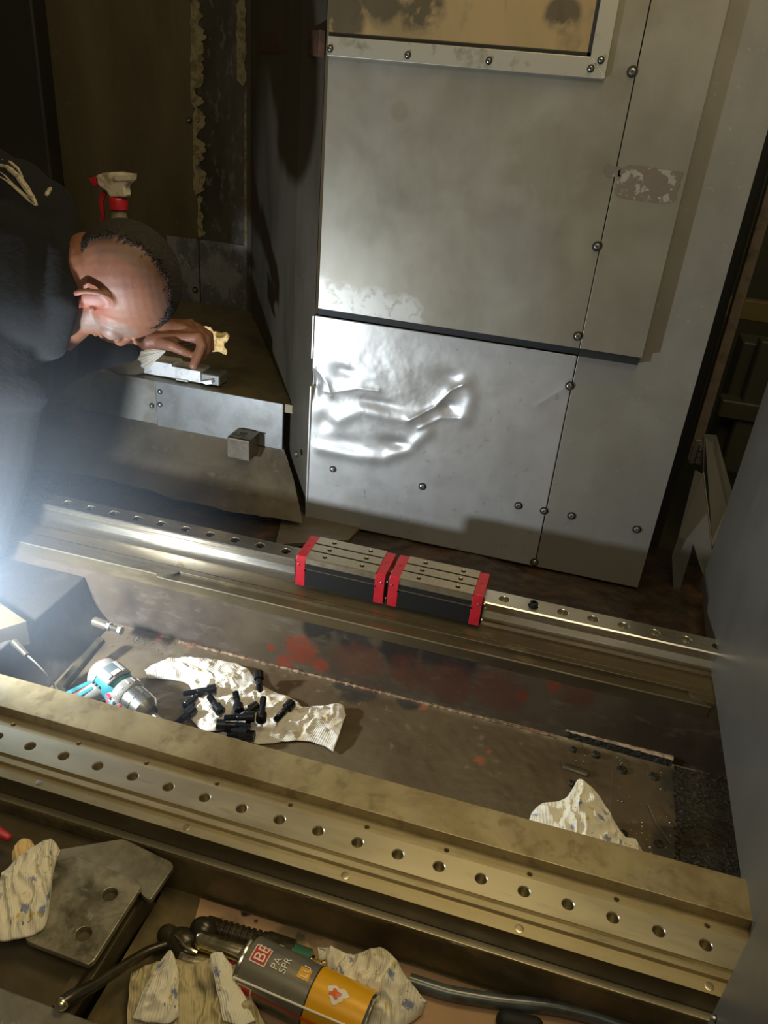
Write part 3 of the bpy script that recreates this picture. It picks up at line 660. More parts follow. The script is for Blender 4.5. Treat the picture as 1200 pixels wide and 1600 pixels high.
# carriages
def carriage(xa, label):
    L_ = .1705; yc = .541; zt = .069
    t = empty('linear_carriage', (xa+L_/2, yc, rh), label, 'carriage', 'two red-ended carriages on the rear rail')
    e = .0185; w2 = .0425
    lx, rx = xa+e, xa+L_-e
    # body sides
    b = MB().prism([(lx, yc-w2+.001, .008), (lx, yc-w2+.001, .058), (lx, yc-w2+.006, .064), (lx, yc+w2-.006, .064), (lx, yc+w2-.001, .058), (lx, yc+w2-.001, .008), (lx, yc+rw+.002, .008), (lx, yc+rw+.002, rh+.003), (lx, yc-rw+.002, rh+.003), (lx, yc-rw-.0, .008)], (rx-lx, 0, 0))
    b.build('carriage_body', M['blackside'], t, bevel=.0008)
    b = MB().box((lx, yc-w2-.0004, .0445), (rx, yc-w2+.002, .0455)); b.build('seam_line', M['steel2'], t)
    bands = [(-w2+.003, -.0155), (-.0110, .0110), (.0155, w2-.003)]
    for i, (a, c) in enumerate(bands):
        yy0, yy1 = yc+a, yc+c; ym = (yy0+yy1)/2
        b = MB().holeplate(lx, rx, yy0, yy1, zt, [xa+L_*.30, xa+L_*.72], ym, .0042, .006, n=20)
        b.extx([(yy0, zt), (yy0, .0635)], lx, rx); b.extx([(yy1, zt), (yy1, .0635)], lx, rx)
        b.add([(lx, yy0, zt), (lx, yy1, zt), (lx, yy1, .0635), (lx, yy0, .0635), (rx, yy0, zt), (rx, yy1, zt), (rx, yy1, .0635), (rx, yy0, .0635)], [(0,1,2,3),(4,5,6,7)])
        b.build('top_pad', M['steel2'], t, smooth=True)
    b = MB().prism([(lx, yc-w2+.0005, .0565), (lx, yc-w2+.0030, .0650), (lx, yc-w2+.0033, .0640), (lx, yc-w2+.0008, .0560)], (rx-lx, 0, 0)); b.build('bright_chamfer', M['steel2'], t)
    for (x_0, x_1) in ((xa, xa+e), (xa+L_-e, xa+L_)):
        b = MB().prism([(x_0, yc-w2+.0005, .006), (x_0, yc-w2, .0585), (x_0, yc-w2+.005, .0685), (x_0, yc+w2-.005, .0685), (x_0, yc+w2, .0585), (x_0, yc+w2-.0005, .006), (x_0, yc+rw+.001, .006), (x_0, yc+rw+.001, rh+.002), (x_0, yc-rw+.001, rh+.002), (x_0, yc-rw-.001, .006)], (x_1-x_0, 0, 0))
        cap = b.build('end_cap', M['red'], t, bevel=.0009)
        outer = x_0 if x_0 == xa else x_1
        m_ = MB().tube([((x_0+x_1)/2-.003, yc+.006*0-.004, .0687), ((x_0+x_1)/2, yc+.004, .0688), ((x_0+x_1)/2+.003, yc+.003, .0687)], .0005, 6); m_.build('moulded_mark', M['toolred'], cap)
        MB().loft((outer-(.006 if outer == x_1 else -.006), yc-w2+.0015, .0520), (0, -1, 0), [(0, .0022), (.0022, .0022), (.0028, .0012)], 12).build('grease_screw', M['screwhead'], cap, smooth=True)
        d_ = -1 if outer == x_0 else 1
        MB().box((min(outer, outer+d_*.0025), yc-w2+.003, .008), (max(outer, outer+d_*.0025), yc-rw-.003, .058)).build('wiper_seal', M['black'], t)
        for zz in (.015, .05): MB().loft((outer+d_*.0025, yc-.034, zz), (d_, 0, 0), [(0, .0028), (.002, .0026)], 10).build('cap_screw', M['screwhead'], t, smooth=True)
        MB().box((outer-.0185 if outer == x_1 else outer+.0165, yc-w2-.0006, .040), (outer-.0165 if outer == x_1 else outer+.0185, yc-w2+.001, .043)).build('latch_notch', M['black'], t)
    return t
carriage(.1945, 'left red-ended black linear carriage with bored steel top on the rear rail')
carriage(.3725, 'right red-ended black linear carriage, nearer the bare length of rail')

# ------------------------------------------------------------------ front trough
TZ = -.110
tr = empty('parts_trough', (.4, -.17, TZ), 'dark oily trough in front of the bed, holding rags and tools', 'trough')
MB().box((.235, -.35, TZ-.01), (1.1, -.058, TZ)).build('trough_floor', M['trough_wall'], tr)
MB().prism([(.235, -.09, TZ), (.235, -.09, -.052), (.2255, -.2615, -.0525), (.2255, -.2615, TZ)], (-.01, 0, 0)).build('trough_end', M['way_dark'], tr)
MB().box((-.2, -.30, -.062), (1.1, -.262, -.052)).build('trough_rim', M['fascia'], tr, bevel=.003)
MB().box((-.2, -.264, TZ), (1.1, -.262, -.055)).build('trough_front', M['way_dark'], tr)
MB().box((-.3, -.264, -.072), (.236, -.062, -.062)).build('side_shelf', M['way_dark'], tr, bevel=.002)
ct = [at(316, 1400, 2, TZ+.002), at(560, 1465, 2, TZ+.002), at(720, 1500, 2, TZ+.002), at(1000, 1575, 2, TZ+.002), at(1000, 1680, 2, TZ+.002), at(700, 1690, 2, TZ+.002), at(270, 1560, 2, TZ+.002)]
for p_ in ct: p_.y = min(p_.y, -.066)
tag(MB().prism(ct, (0, 0, .003)).build('cardboard_sheet', M['card'], bevel=.0008), 'oil-stained brown cardboard sheet lining the trough under the tools', 'cardboard')
# bracket plates on the left
def bolt_plate(name, px, z, th, m, label, cat, hl=()):
    t = empty(name, at(*px[0], 2, z), label, cat)
    pts = [at(u, v, 2, z) for u, v in px]; n = len(pts)
    cu = bpy.data.curves.new('tmp', 'CURVE'); cu.dimensions = '2D'; cu.fill_mode = 'BOTH'; cu.extrude = th/2-.001; cu.bevel_depth = .001
    def poly(q):
        sp_ = cu.splines.new('POLY'); sp_.points.add(len(q)-1); sp_.use_cyclic_u = True
        for k, p_ in enumerate(q): sp_.points[k].co = (p_[0], p_[1], 0, 1)
    rp = []
    for k in range(n):      # rounded corners
        a_, b_, c_ = pts[k-1], pts[k], pts[(k+1) % n]; r_ = min(.005, (a_-b_).length*.3, (c_-b_).length*.3)
        p_, q_ = b_+(a_-b_).normalized()*r_, b_+(c_-b_).normalized()*r_
        for w_ in (0, .33, .66, 1): rp.append(p_*(1-w_)**2+b_*2*w_*(1-w_)+q_*w_**2)
    poly(rp)
    for (u, v, r) in hl:
        c_ = at(u, v, 2, z); poly([(c_.x+r*math.cos(2*math.pi*k/32), c_.y+r*math.sin(2*math.pi*k/32)) for k in range(32)][::-1])
    o = bpy.data.objects.new('tmp', cu); COL.objects.link(o); bpy.context.view_layer.update()
    me = bpy.data.meshes.new_from_object(o.evaluated_get(bpy.context.evaluated_depsgraph_get()))
    b = MB(); b.add([(v.co.x, v.co.y, v.co.z+z-th/2) for v in me.vertices], [tuple(p.vertices) for p in me.polygons]); bpy.data.objects.remove(o)
    b.build('plate', M[m], t, smooth=True)
    for (u, v, r) in hl:
        MB().loft(at(u, v, 2, z), (0, 0, 1), [(-th-.002, r*.99), (-.001, r), (.0002, r*1.06), (0, r*1.08)], 32, cap=False).build('hole_rim', M['screwhead'], t, smooth=True)
    c_ = sum(pts, Vector())/n
    MB().prism([c_+(p_-c_)*.82+Vector((.0, .004, -th)) for p_ in pts], (0, 0, -.062-.0-z+th+.0 if z > -.2 else 0)).build('support_block', M['way_dark'], t)
    return t
M['honey'] = mat('honeycomb_lit_plate', (.42, .38, .27), .32, .6, [(18, (.17, .15, .09), .42, .6), (70, (.36, .34, .26), .56, .66)], bump=(60, .3, .001), rvar=(60, .15, .5))
bolt_plate('flange_plate', [(60, 1352), (118, 1338), (214, 1376), (220, 1384), (146, 1500), (138, 1506), (40, 1468)], -.030, .008, 'honey', 'worn steel flange plate with two round holes, lower left corner', 'metal plate', [(172, 1397, .0098), (131, 1459, .0098)])
bolt_plate('corner_plate', [(90, 1328), (110, 1325), (192, 1311), (266, 1347), (270, 1354), (234, 1406), (222, 1396), (216, 1380), (150, 1400), (90, 1370)], -.039, .008, 'foam', 'pitted steel corner plate with rounded corner behind the flange plate', 'metal plate')

# ------------------------------------------------------------------ rags
def rag(T, B, m, name, label, group=None, amp=.006, seed=0, fold=9, nu=110, nv=64, z=None, fine=.0016, parent=None, swirl=0, side=None):
    def ev(L_, t):
        k = t*(len(L_)-1); i = min(int(k), len(L_)-2); f_ = k-i
        P_ = [Vector(L_[max(0, min(len(L_)-1, i+d))]) for d in (-1, 0, 1, 2)]
        return .5*((2*P_[1])+(-P_[0]+P_[2])*f_+(2*P_[0]-5*P_[1]+4*P_[2]-P_[3])*f_**2+(-P_[0]+3*P_[1]-3*P_[2]+P_[3])*f_**3)
    Tw = [at(u, v, 2, h) for u, v, h in T]; Bw = [at(u, v, 2, h) for u, v, h in B]
    b = MB(); uv = []
    W_ = sum((a-c).length for a, c in zip(Bw, Bw[1:]))
    H_ = (ev(Tw, .5)-ev(Bw, .5)).length
    zmin = min(p.z for p in Bw)
    def fn(u, v):
        p_ = ev(Bw, u).lerp(ev(Tw, u), v)
        edge = min(1, 6*min(u, 1-u, v*1.0, 1-v)+.15)
        h = math.sin(v*math.pi)**.6*amp
        q = Vector((p_.x*28+seed, p_.y*28, seed*.7))
        n_ = noise.fractal(q, 1, 2, 3)
        r_ = 1-abs(math.sin((u*fold+.9*n_+swirl*v)*math.pi))**.8
        r2 = 1-abs(noise.noise(Vector((p_.x*60+seed*3, p_.y*60, 2))))*2
        p_ = p_+Vector((0, 0, h+edge*(amp*.9*r_**1.5+amp*.45*n_+fine*r2+amp*.7*(.5-abs(noise.noise(Vector((p_.x*42-seed, p_.y*42+seed, 7)))*1.6)-.25))))
        p_ += Vector((noise.noise(q*1.7)*.003, noise.noise(q*1.7+Vector((9, 0, 0)))*.003, 0))
        p_.z = max(p_.z, zmin-.001)
        uv.append((u*W_, v*H_)); return p_
    b.grid(fn, nu, nv); b.uv = uv
    o = b.build(name, M[m], parent, smooth=True, sharp=180, solid=.0012)
    if not parent: tag(o, label, 'rag', group)
    return o
fz = -.147
rag([(228, 1048, fz+.004), (255, 1033, fz+.006), (300, 1028, fz+.012), (350, 1034, fz+.014), (385, 1044, fz+.014), (402, 1066, fz+.01), (430, 1082, fz+.006), (462, 1094, fz+.005), (472, 1104, fz+.004), (500, 1104, fz+.006), (532, 1100, fz+.008), (541, 1118, fz+.004)],
    [(230, 1060, fz), (262, 1062, fz), (296, 1070, fz), (300, 1095, fz), (296, 1118, fz), (318, 1142, fz), (350, 1140, fz), (378, 1150, fz), (400, 1162, fz), (445, 1160, fz), (482, 1158, fz), (522, 1174, fz)],
    'rag_white', 'cloth_rag', 'long cream rag in the valley with black bolts scattered on it', amp=.007, seed=3, fold=11, nu=180, nv=80)
rag([(830, 1272, fz+.006), (850, 1255, fz+.02), (880, 1250, fz+.026), (893, 1238, fz+.04), (903, 1218, fz+.05), (925, 1232, fz+.046), (948, 1262, fz+.03), (962, 1290, fz+.018), (975, 1308, fz+.01), (990, 1312, fz+.008), (1000, 1330, fz)],
    [(825, 1285, fz), (850, 1310, fz), (880, 1345, fz), (900, 1350, fz), (920, 1360, fz), (940, 1360, fz), (955, 1360, fz), (968, 1360, fz), (985, 1362, fz), (995, 1360, fz), (1005, 1350, fz)],
    'rag_print', 'cloth_rag', 'printed cream rag with a pointed peak, alone at the right of the valley', amp=.007, seed=8, fold=7)
pzv = -.029
rag([(2, 1372, pzv+.01), (25, 1345, pzv+.014), (55, 1322, pzv+.02), (80, 1312, pzv+.02), (93, 1330, pzv+.008)],
    [(-20, 1470, pzv), (10, 1470, pzv), (40, 1466, pzv), (68, 1452, pzv), (80, 1400, pzv)],
    'rag_print', 'cloth_rag', 'ribbed flowered rag draped on the flange plate at the left edge', amp=.009, seed=12, fold=6, swirl=1.5)
rag([(22, 1332, pzv+.012), (32, 1314, pzv+.014), (46, 1312, pzv+.012), (56, 1326, pzv+.006)], [(20, 1352, pzv-.004), (30, 1368, pzv-.004), (44, 1362, pzv-.004), (58, 1345, pzv-.004)],
    'rag_yellow', 'cloth_rag', 'small crumpled pale rag tip behind the flowered rag, left edge', amp=.004, seed=14, fold=4, nu=40, nv=30)
tz = TZ+.006
rag([(205, 1520, tz+.005), (262, 1500, tz+.03), (300, 1505, tz+.03), (345, 1500, tz+.035), (375, 1520, tz+.03), (392, 1570, tz+.02)],
    [(200, 1610, tz), (250, 1640, tz), (300, 1660, tz), (350, 1670, tz), (400, 1670, tz), (430, 1640, tz)],
    'rag_dirty', 'cloth_rag', 'grease-soaked brown rag in the trough between lever and spray can', amp=.010, seed=21, fold=7, nu=130)
rag([(252, 1500, tz+.045), (264, 1486, tz+.055), (272, 1492, tz+.055), (278, 1520, tz+.045)],
    [(205, 1590, tz+.022), (232, 1600, tz+.024), (262, 1600, tz+.026), (278, 1590, tz+.026)],
    'rag_print', 'cloth_rag', 'flowered rag corner folded to a point, leftmost in the trough', amp=.005, seed=25, fold=3, nu=60)
rag([(326, 1492, tz+.045), (334, 1489, tz+.047), (347, 1490, tz+.045)], [(350, 1596, tz+.030), (375, 1602, tz+.032), (400, 1598, tz+.026)],
    'rag_print', 'cloth_rag', 'narrow flowered rag strip hanging beside the red spray nozzle', amp=.003, seed=27, fold=2, nu=50)
rag([(205, 1530, tz+.012), (220, 1515, tz+.018), (240, 1520, tz+.02), (250, 1530, tz+.01)], [(205, 1550, tz), (215, 1560, tz), (235, 1560, tz), (250, 1550, tz)],
    'rag_dirty', 'cloth_rag', 'small balled dirty rag under the end of the lever', amp=.006, seed=29, fold=4, nu=50, nv=40)
rag([(497, 1482, tz+.018), (525, 1484, tz+.022), (550, 1494, tz+.02), (582, 1482, tz+.04), (605, 1484, tz+.045), (630, 1520, tz+.03), (668, 1570, tz+.016)],
    [(500, 1512, tz+.004), (520, 1530, tz+.006), (530, 1560, tz+.006), (560, 1590, tz+.004), (590, 1615, tz+.004), (620, 1610, tz+.004), (662, 1584, tz+.004)],
    'rag_print', 'cloth_rag', 'large flowered ribbed rag on the cardboard right of the spray can', amp=.009, seed=33, fold=8)
# ------------------------------------------------------------------ black bolts on the rag
def socket_bolt(head, tip, label, r=.0092):
    d = (tip-head).normalized(); t = empty('socket_head_bolt', head, label, 'bolt', 'black socket head bolts on the cream rag')
    L_ = (tip-head).length; hl = .015
    b = MB().loft(head, d, [(.0035, r*.42), (0, r*.50), (0, r*.93), (.0008, r), (hl, r), (hl, r*.62)], 18, cap=False)
    b.loft(head, d, [(.0035, .0001), (.0035, r*.45)], 18, cap=False); b.build('bolt_head', M['bolt'], t, smooth=True)
    pr_ = [(hl, r*.62), (L_*.55, r*.62)]; x = L_*.55; k = 0
    while x < L_-.001: x += .0007; k += 1; pr_.append((x, r*(.62 if k % 2 else .54)))
    pr_.append((L_, r*.45)); MB().loft(head, d, pr_, 14).build('bolt_shank', M['bolt'], t, smooth=True, sharp=60)
bl = [((404, 1050), (406, 1085), .026, .012), ((338, 1076), (286, 1084), .024, .016), ((304, 1106), (274, 1132), .016, .004), ((345, 1112), (330, 1092), .024, .022), ((374, 1112), (368, 1082), .024, .026), ((408, 1126), (412, 1086), .030, .028), ((456, 1098), (430, 1126), .022, .018),
      ((398, 1120), (350, 1122), .034, .030), ((338, 1132), (392, 1134), .024, .022), ((402, 1102), (378, 1118), .022, .020), ((388, 1144), (345, 1138), .020, .016), ((290, 1104), (310, 1086), .012, .014), ((398, 1150), (370, 1148), .014, .012)]
bn = ['black bolt standing upright at the back edge of the rag', 'black bolt lying at the upper left of the rag, pointing left', 'black bolt lower left, lying half on the bare floor beside the drill bit', 'black bolt lying behind the left side of the bolt heap', 'black bolt leaning upright just behind the middle of the heap',
      'tallest black bolt standing in the heap, socket facing the viewer', 'black bolt at the right end of the heap, leaning right', 'black bolt lying level across the top of the heap', 'black bolt lying level with its head to the left, front of heap',
      'short-looking black bolt wedged behind the tallest bolt', 'black bolt partly hidden behind the front ledge, under the heap', 'black bolt tucked in shade left of the rag behind another', 'lowest black bolt peeping over the front ledge']
for (h_, t_, z0, z1_), lb in zip(bl, bn):
    H_ = at(*h_, 2, fz+z0); T_ = at(*t_, 2, fz+z1_); d = T_-H_
    socket_bolt(H_, H_+d.normalized()*max(.047, min(.058, d.length)), lb)
# ------------------------------------------------------------------ cordless drill
def drill():
    a0 = at(262, 1138, 2, -.118); hd = at(160, 1052, 2, -.105)
    ax = (a0-hd).normalized(); up = Vector((0, 0, 1)); sd = ax.cross(up).normalized(); sd = sd if sd.y > 0 else -sd; up = sd.cross(ax).normalized(); up = up if up.z > 0 else -up
    t = empty('cordless_drill', (hd.x, hd.y, -.147), 'teal and grey cordless drill with steel chuck lying behind the front ledge', 'power tool')
    Ld = (a0-hd).length
    r = .029
    MB().loft(hd-ax*.004, ax, [(-.006, r*.35), (-.002, r*.75), (.005, r*.97), (.015, r), (.05, r), (.058, r*.9), (.066, r*.78)], 28).build('motor_housing', M['teal'], t, smooth=True, sharp=50)
    MB().loft(hd-ax*.006, ax, [(-.0065, r*.36), (-.003, r*.80), (.004, r*1.0), (.014, r*1.04), (.022, r*1.04), (.022, r*.9)], 28).build('rear_cover', M['toolgrey'], t, smooth=True, sharp=50)
    # grey overlay panels on top
    def panel(a, w_, l_, off, m, nm, h=.0025, rr=None):
        rr = rr or r*1.0; b = MB()
        def fn(u, v):
            th = a+(v-.5)*w_; x = off+u*l_; q = rr+h
            return hd+ax*x+(up*math.cos(th)-sd*math.sin(th))*q
        b.grid(fn, 8, 8); return b.build(nm, M[m], t, smooth=True, solid=.004)
    panel(.05, 1.5, .034, .018, 'toolgrey', 'grey_overlay'); panel(.05, .75, .026, .020, 'tooldark', 'dark_inlay', .0042)
    panel(.45, .22, .028, .019, 'pale', 'pale_rib', .0046); panel(-.35, .22, .030, .019, 'pale', 'pale_rib', .0046); panel(.05, .45, .009, .040, 'pale', 'chip_label', .0055)
    panel(.1, 1.0, .006, -.003, 'toolred', 'red_vent_band', .0018, r*.86)
    for k in range(3): panel(1.25+k*.0, .10, .004, .014+k*.008, 'tooldark', 'vent_slot', .002)
    # gear collar, torque ring, chuck
    c0 = hd+ax*.060
    MB().loft(c0, ax, [(0, .026), (.003, .0290), (.018, .0290), (.022, .026)], 28).build('torque_ring', M['toolgrey'], t, smooth=True, sharp=40)
    for k in range(14):
        th = 2*math.pi*k/14; d_ = up*math.cos(th)+sd*math.sin(th)
        MB().obox(c0+ax*.010+d_*.0292, ax*.006, ax.cross(d_)*.0014, d_*.0008).build('grip_rib', M['pale'], t)
    Lc = .052
    MB().loft(c0+ax*.022, ax, [(0, .0235), (.002, .0255), (.020, .0255), (.0205, .0240), (.022, .0240), (.0225, .0255), (.038, .0245), (.049, .0170), (Lc, .0140), (Lc, .006)], 32).build('chuck', M['chuck'], t, smooth=True, sharp=30)
    MB().loft(c0+ax*(.022+.040), ax, [(0, .0208), (.0025, .0192)], 32).build('chuck_band', M['brass'], t, smooth=True)
    e_ = c0+ax*(.022+Lc)
    MB().loft(e_-ax*.002, ax, [(0, .0065), (.028, .0065), (.030, .004)], 6).build('hex_bit', M['screwhead'], t)
    # handle: towards image left, down behind the ledge
    hb = hd+ax*.030; he = at(96, 1110, 2, -.135)
    dh = (he-hb).normalized(); w2 = dh.cross(up).normalized()
    b = MB(); pts = [hb, hb.lerp(he, .3), hb.lerp(he, .6), he, he+dh*.05]
    b.tube(pts, [.021, .018, .0165, .018, .024], 16); b.build('handle', M['toolgrey'], t, smooth=True)
    for k, (f0_, f1_, off) in enumerate([(.35, .95, .011), (.40, 1.0, -.004)]):
        b = MB().tube([hb.lerp(he, f0_)+up*.0145+w2*off, hb.lerp(he, f1_)+up*.0155+w2*off*1.1], [.0045, .006], 8); b.build('handle_inlay', M['teal'], t, smooth=True)
    b = MB().tube([hb.lerp(he, .5)+up*.0165+w2*.004, hb.lerp(he, .8)+up*.0165+w2*.004], .0015, 6); b.build('seam_stripe', M['can_red'], t)
    # trigger
    tg = at(184, 1101, 2, -.118)
    MB().capsule(tg+Vector((-.010, 0, .004)), tg+Vector((.008, -.004, .004)), .010, .009).build('trigger', M['toolred'], t, smooth=True)
    MB().obox(at(170, 1088, 2, -.102), ax*.006, sd*.0035, up*.002).build('direction_switch', M['toolred'], t, bevel=.0008)
    for (u, v) in [(180, 1078), (178, 1098)]: MB().loft(at(u, v, 2, -.099), up, [(-.002, .003), (.001, .003), (.001, .0014), (-.001, .0012)], 12).build('case_screw', M['tooldark'], t, smooth=True)
    b = MB().capsule(hb, tg, .022, .016); b.build('trigger_guard', M['teal'], t, smooth=True)
drill()
# ------------------------------------------------------------------ chrome bolt, dark bar, ferrule cable, box at left
t = empty('hex_bolt', at(185, 985, 2, -.09), 'bright hex bolt sticking out sideways near the left end of the valley', 'bolt')
c0, c1 = at(168, 978, 2, -.085), at(196, 988, 2, -.085); d = (c1-c0).normalized()
MB().loft(c0, d, [(0, .0085), (.007, .0085)], 6).build('nut', M['screwhead'], t)
pr_ = [(.007, .005)]; x = .007; k = 0
while x < .026: x += .001; k += 1; pr_.append((x, .005 if k % 2 else .0042))
MB().loft(c0, d, pr_, 14).build('threaded_shank', M['screwhead'], t, smooth=True, sharp=60)
MB().loft(c0+d*.026, d, [(0, .0085), (.006, .0085)], 6).build('bolt_head', M['screwhead'], t)
MB().cyl(c0-d*.03, c0+d*.001, .009, n=14).build('boss', M['cast_grey'], t, smooth=True)
b0, b1 = at(95, 1075, 2, -.135), at(158, 1000, 2, -.11)
tag(MB().cyl(b0, b1, .010, .0085, n=16).build('pry_bar', M['darktool'], smooth=True), 'dark round bar slanting down beside the drill handle', 'bar')
t = empty('steel_cable', at(90, 1080, 2, -.1), 'thin steel cable with a crimped ferrule curving down at the left edge', 'cable')
pts = [at(40, 1022, 2, -.04), at(55, 1035, 2, -.045), at(72, 1052, 2, -.06), at(84, 1070, 2, -.08), at(90, 1095, 2, -.12)]
MB().tube(pts, .0016, 8).build('cable', M['screwhead'], t, smooth=True)
MB().cyl(at(22, 1003, 2, -.035), at(42, 1024, 2, -.04), .0065, .0045, n=12).build('ferrule', M['darktool'], t, smooth=True)
# grey sheet housing at far left
t = empty('lamp_housing', (-.33, .25, -.05), 'grey sheet metal housing corner at the left edge beside the cable', 'housing')
q = [at(-90, 885, 2, -.02), at(0, 941, 2, -.02), at(42, 970, 2, -.02), at(-90, 1010, 2, -.02)]
MB().prism(q, (0, 0, -.05)).build('housing_box', M['way_dark'], t, bevel=.0015)
# ------------------------------------------------------------------ aerosol can
def can():
    r = .0325; zc = TZ+.005+r
    a = at(372, 1500, 2, zc-.004); e = at(572, 1598, 2, zc-.004)
    ax = (e-a); ax.z = 0; ax.normalize(); sd = Vector((0, 0, 1)).cross(ax).normalized(); up = Vector((0, 0, 1))
    t = empty('aerosol_can', (a.x, a.y, TZ+.005), 'grey and yellow aerosol spray can with red nozzle lying on the cardboard', 'spray can')
    Lt = (e-a).length; split = Lt*.60
    MB().loft(a, ax, [(.012, r), (split, r)], 48, cap=False).build('grey_body', M['can_grey'], t, smooth=True)
    MB().loft(a, ax, [(split, r), (Lt, r)], 48, cap=False).build('yellow_body', M['can_yellow'], t, smooth=True)
    MB().loft(a, ax, [(split-.0008, r+.0002), (split+.0008, r+.0002)], 48, cap=False).build('dark_ring', M['socket'], t, smooth=True)
    MB().loft(a, ax, [(.001, .0125), (.001, .016), (.004, .022), (.008, .029), (.010, r+.001), (.013, r+.0012), (.015, r)], 48).build('shoulder_rim', M['tin'], t, smooth=True)
    MB().loft(a, ax, [(Lt, r), (Lt+.002, r+.001), (Lt+.004, r+.001), (Lt+.004, r-.003), (Lt, r-.006)], 48).build('base_rim', M['tin'], t, smooth=True)
    MB().loft(a, ax, [(-.016, .007), (-.014, .0095), (-.001, .0105), (.003, .0115)], 20).build('nozzle', M['toolred'], t, smooth=True)
    def wrap(x, th, h=.0004): return a+ax*x+(up*math.cos(th)+sd*math.sin(th))*(r+h)
    def patch(x0, x1, t0, t1, m, nm, h=.0004, slant=0, par=None):
        b = MB(); b.grid(lambda u, v: wrap(x0+(x1-x0)*u, t0+(t1-t0)*v+slant*u, h), 8, 10); return b.build(nm, M[m], par or t, smooth=True)
    # th positive = towards sd; find which side faces the camera
    s = 1 if sd.dot(CP-a) > 0 else -1
    def text(body, x, th, size, m, nm, flip=0):
        cu = bpy.data.curves.new('tmp', 'FONT'); cu.body = body; cu.size = size; o = bpy.data.objects.new('tmp', cu); COL.objects.link(o)
        bpy.context.view_layer.update(); dg = bpy.context.evaluated_depsgraph_get(); me = bpy.data.meshes.new_from_object(o.evaluated_get(dg))
        b = MB(); vs = []
        for v in me.vertices:
            # reading direction runs round the can (down the image towards the viewer's left), letters upright along the axis
            vs.append(wrap(x-v.co.y, th-s*v.co.x/r*-1*-1 if False else th+text.dirn*v.co.x/r, .0012))
        b.add(vs, [tuple(p.vertices) for p in me.polygons]); bpy.data.objects.remove(o)
        ob = b.build(nm, M[m], t); return ob
    text.dirn = -s
    T0 = s*(.62)
    # red box with brand letters, words, size mark
    patch(.021, .041, s*.34, s*-.30, 'can_white', 'white_border', .0005)
    patch(.0222, .0398, s*.30, s*-.26, 'can_red', 'red_logo_box', .0008)
    text('BE', .0375, s*.27, .0185, 'can_white', 'printed_letters')
    text('PA', .055, s*.27, .0115, 'can_white', 'printed_letters')
    text('SPR', .0655, s*.27, .0115, 'can_white', 'printed_letters')
    patch(split-.020, split-.006, s*.16, s*-.26, 'can_yellow', 'size_box', .0005); text('LU', split-.0085, s*.12, .0125, 'can_white', 'printed_letters')
    patch(.018, .036, s*1.50, s*1.12, 'can_white', 'white_border', .0005); patch(.0195, .0345, s*1.47, s*1.15, 'can_red', 'red_panel', .0008)
    patch(.036, split, s*1.32, s*1.24, 'can_red', 'red_stripe', .0005); patch(split, Lt-.004, s*1.34, s*1.18, 'can_orange', 'orange_stripe', .0005)
    b = MB(); cx = split+.030
    pts = []
    for i in range(28):
        th = 2*math.pi*i/28; q = 1+.22*math.sin(3*th)+.1*math.sin(7*th); pts.append(wrap(cx+.011*q*math.cos(th), s*.10+.26*q*math.sin(th), .0006))
    b.add([wrap(cx, s*.10, .0010)]+pts, [(0, i+1, (i+1) % 28+1) for i in range(28)]); b.build('emblem_patch', M['can_white'], t)
    b = MB(); pts = []
    for i in range(20):
        th = 2*math.pi*i/20; q = 1+.3*math.sin(4*th); pts.append(wrap(cx-.002+.006*q*math.cos(th), s*.12+.13*q*math.sin(th), .0014))
    b.add([wrap(cx-.002, s*.12, .0018)]+pts, [(0, i+1, (i+1) % 20+1) for i in range(20)]); b.build('emblem_mark', M['can_orange'], t)
    b = MB().tube([wrap(.012, s*.98, .0025), wrap(.05, s*.93, .0025), wrap(.10, s*.86, .0025), wrap(Lt+.01, s*.75, .0025)], .0013, 8); b.build('extension_straw', M['straw'], t, smooth=True)
can()
# ------------------------------------------------------------------ grease gun lying behind the can
t = empty('grease_gun', at(330, 1470, 2, TZ+.005), 'greasy grease gun with chromed tube, ribbed black barrel and long lever', 'grease gun')
z_ = TZ+.028
MB().capsule(at(316, 1470, 2, z_+.014), at(410, 1500, 2, z_+.014), .0112, .0112, 20).build('chrome_tube', M['chrome'], t, smooth=True)
MB().capsule(at(288, 1500, 2, z_-.004), at(345, 1512, 2, z_-.004), .013, .012, 20).build('lower_tube', M['chrome'], t, smooth=True)
g0, g1 = at(318, 1446, 2, z_-.006), at(430, 1478, 2, z_-.006); d = (g1-g0).normalized(); Lg = (g1-g0).length; pr_ = [(0, .008), (.004, .0125)]; x = .02; 
while x < Lg*.85: pr_ += [(x, .0125), (x+.001, .0108), (x+.003, .0108), (x+.004, .0125)]; x += .0075
pr_ += [(Lg, .013)]
MB().loft(g0, d, pr_, 20).build('ribbed_barrel', M['darktool'], t, smooth=True, sharp=30)
h0, h1 = at(415, 1474, 2, z_), at(458, 1489, 2, z_); d = (h1-h0).normalized()
MB().loft(h0, d, [(0, .0135), (.002, .0145), ((h1-h0).length, .0145)], 20).build('barrel_head', M['darktool'], t, smooth=True, sharp=40)
MB().obox(at(433, 1482, 2, z_+.0135), d*.007, d.cross(Vector((0, 0, 1)))*.005, Vector((0, 0, .001))).build('white_tag', M['can_white'], t)
k0, k1 = at(452, 1490, 2, z_-.002), at(486, 1502, 2, z_-.002); d = (k1-k0).normalized(); Lk = (k1-k0).length
MB().loft(k0, d, [(0, .010), (.002, .0128), (Lk-.002, .0128), (Lk, .010)], 20).build('green_sleeve', M['greenfit'], t, smooth=True, sharp=40)
MB().loft(k1, d, [(0, .007), (.004, .0075), (.006, .005), (.012, .005), (.014, .007), (.018, .007)], 12).build('brass_coupler', M['brass'], t, smooth=True, sharp=30)
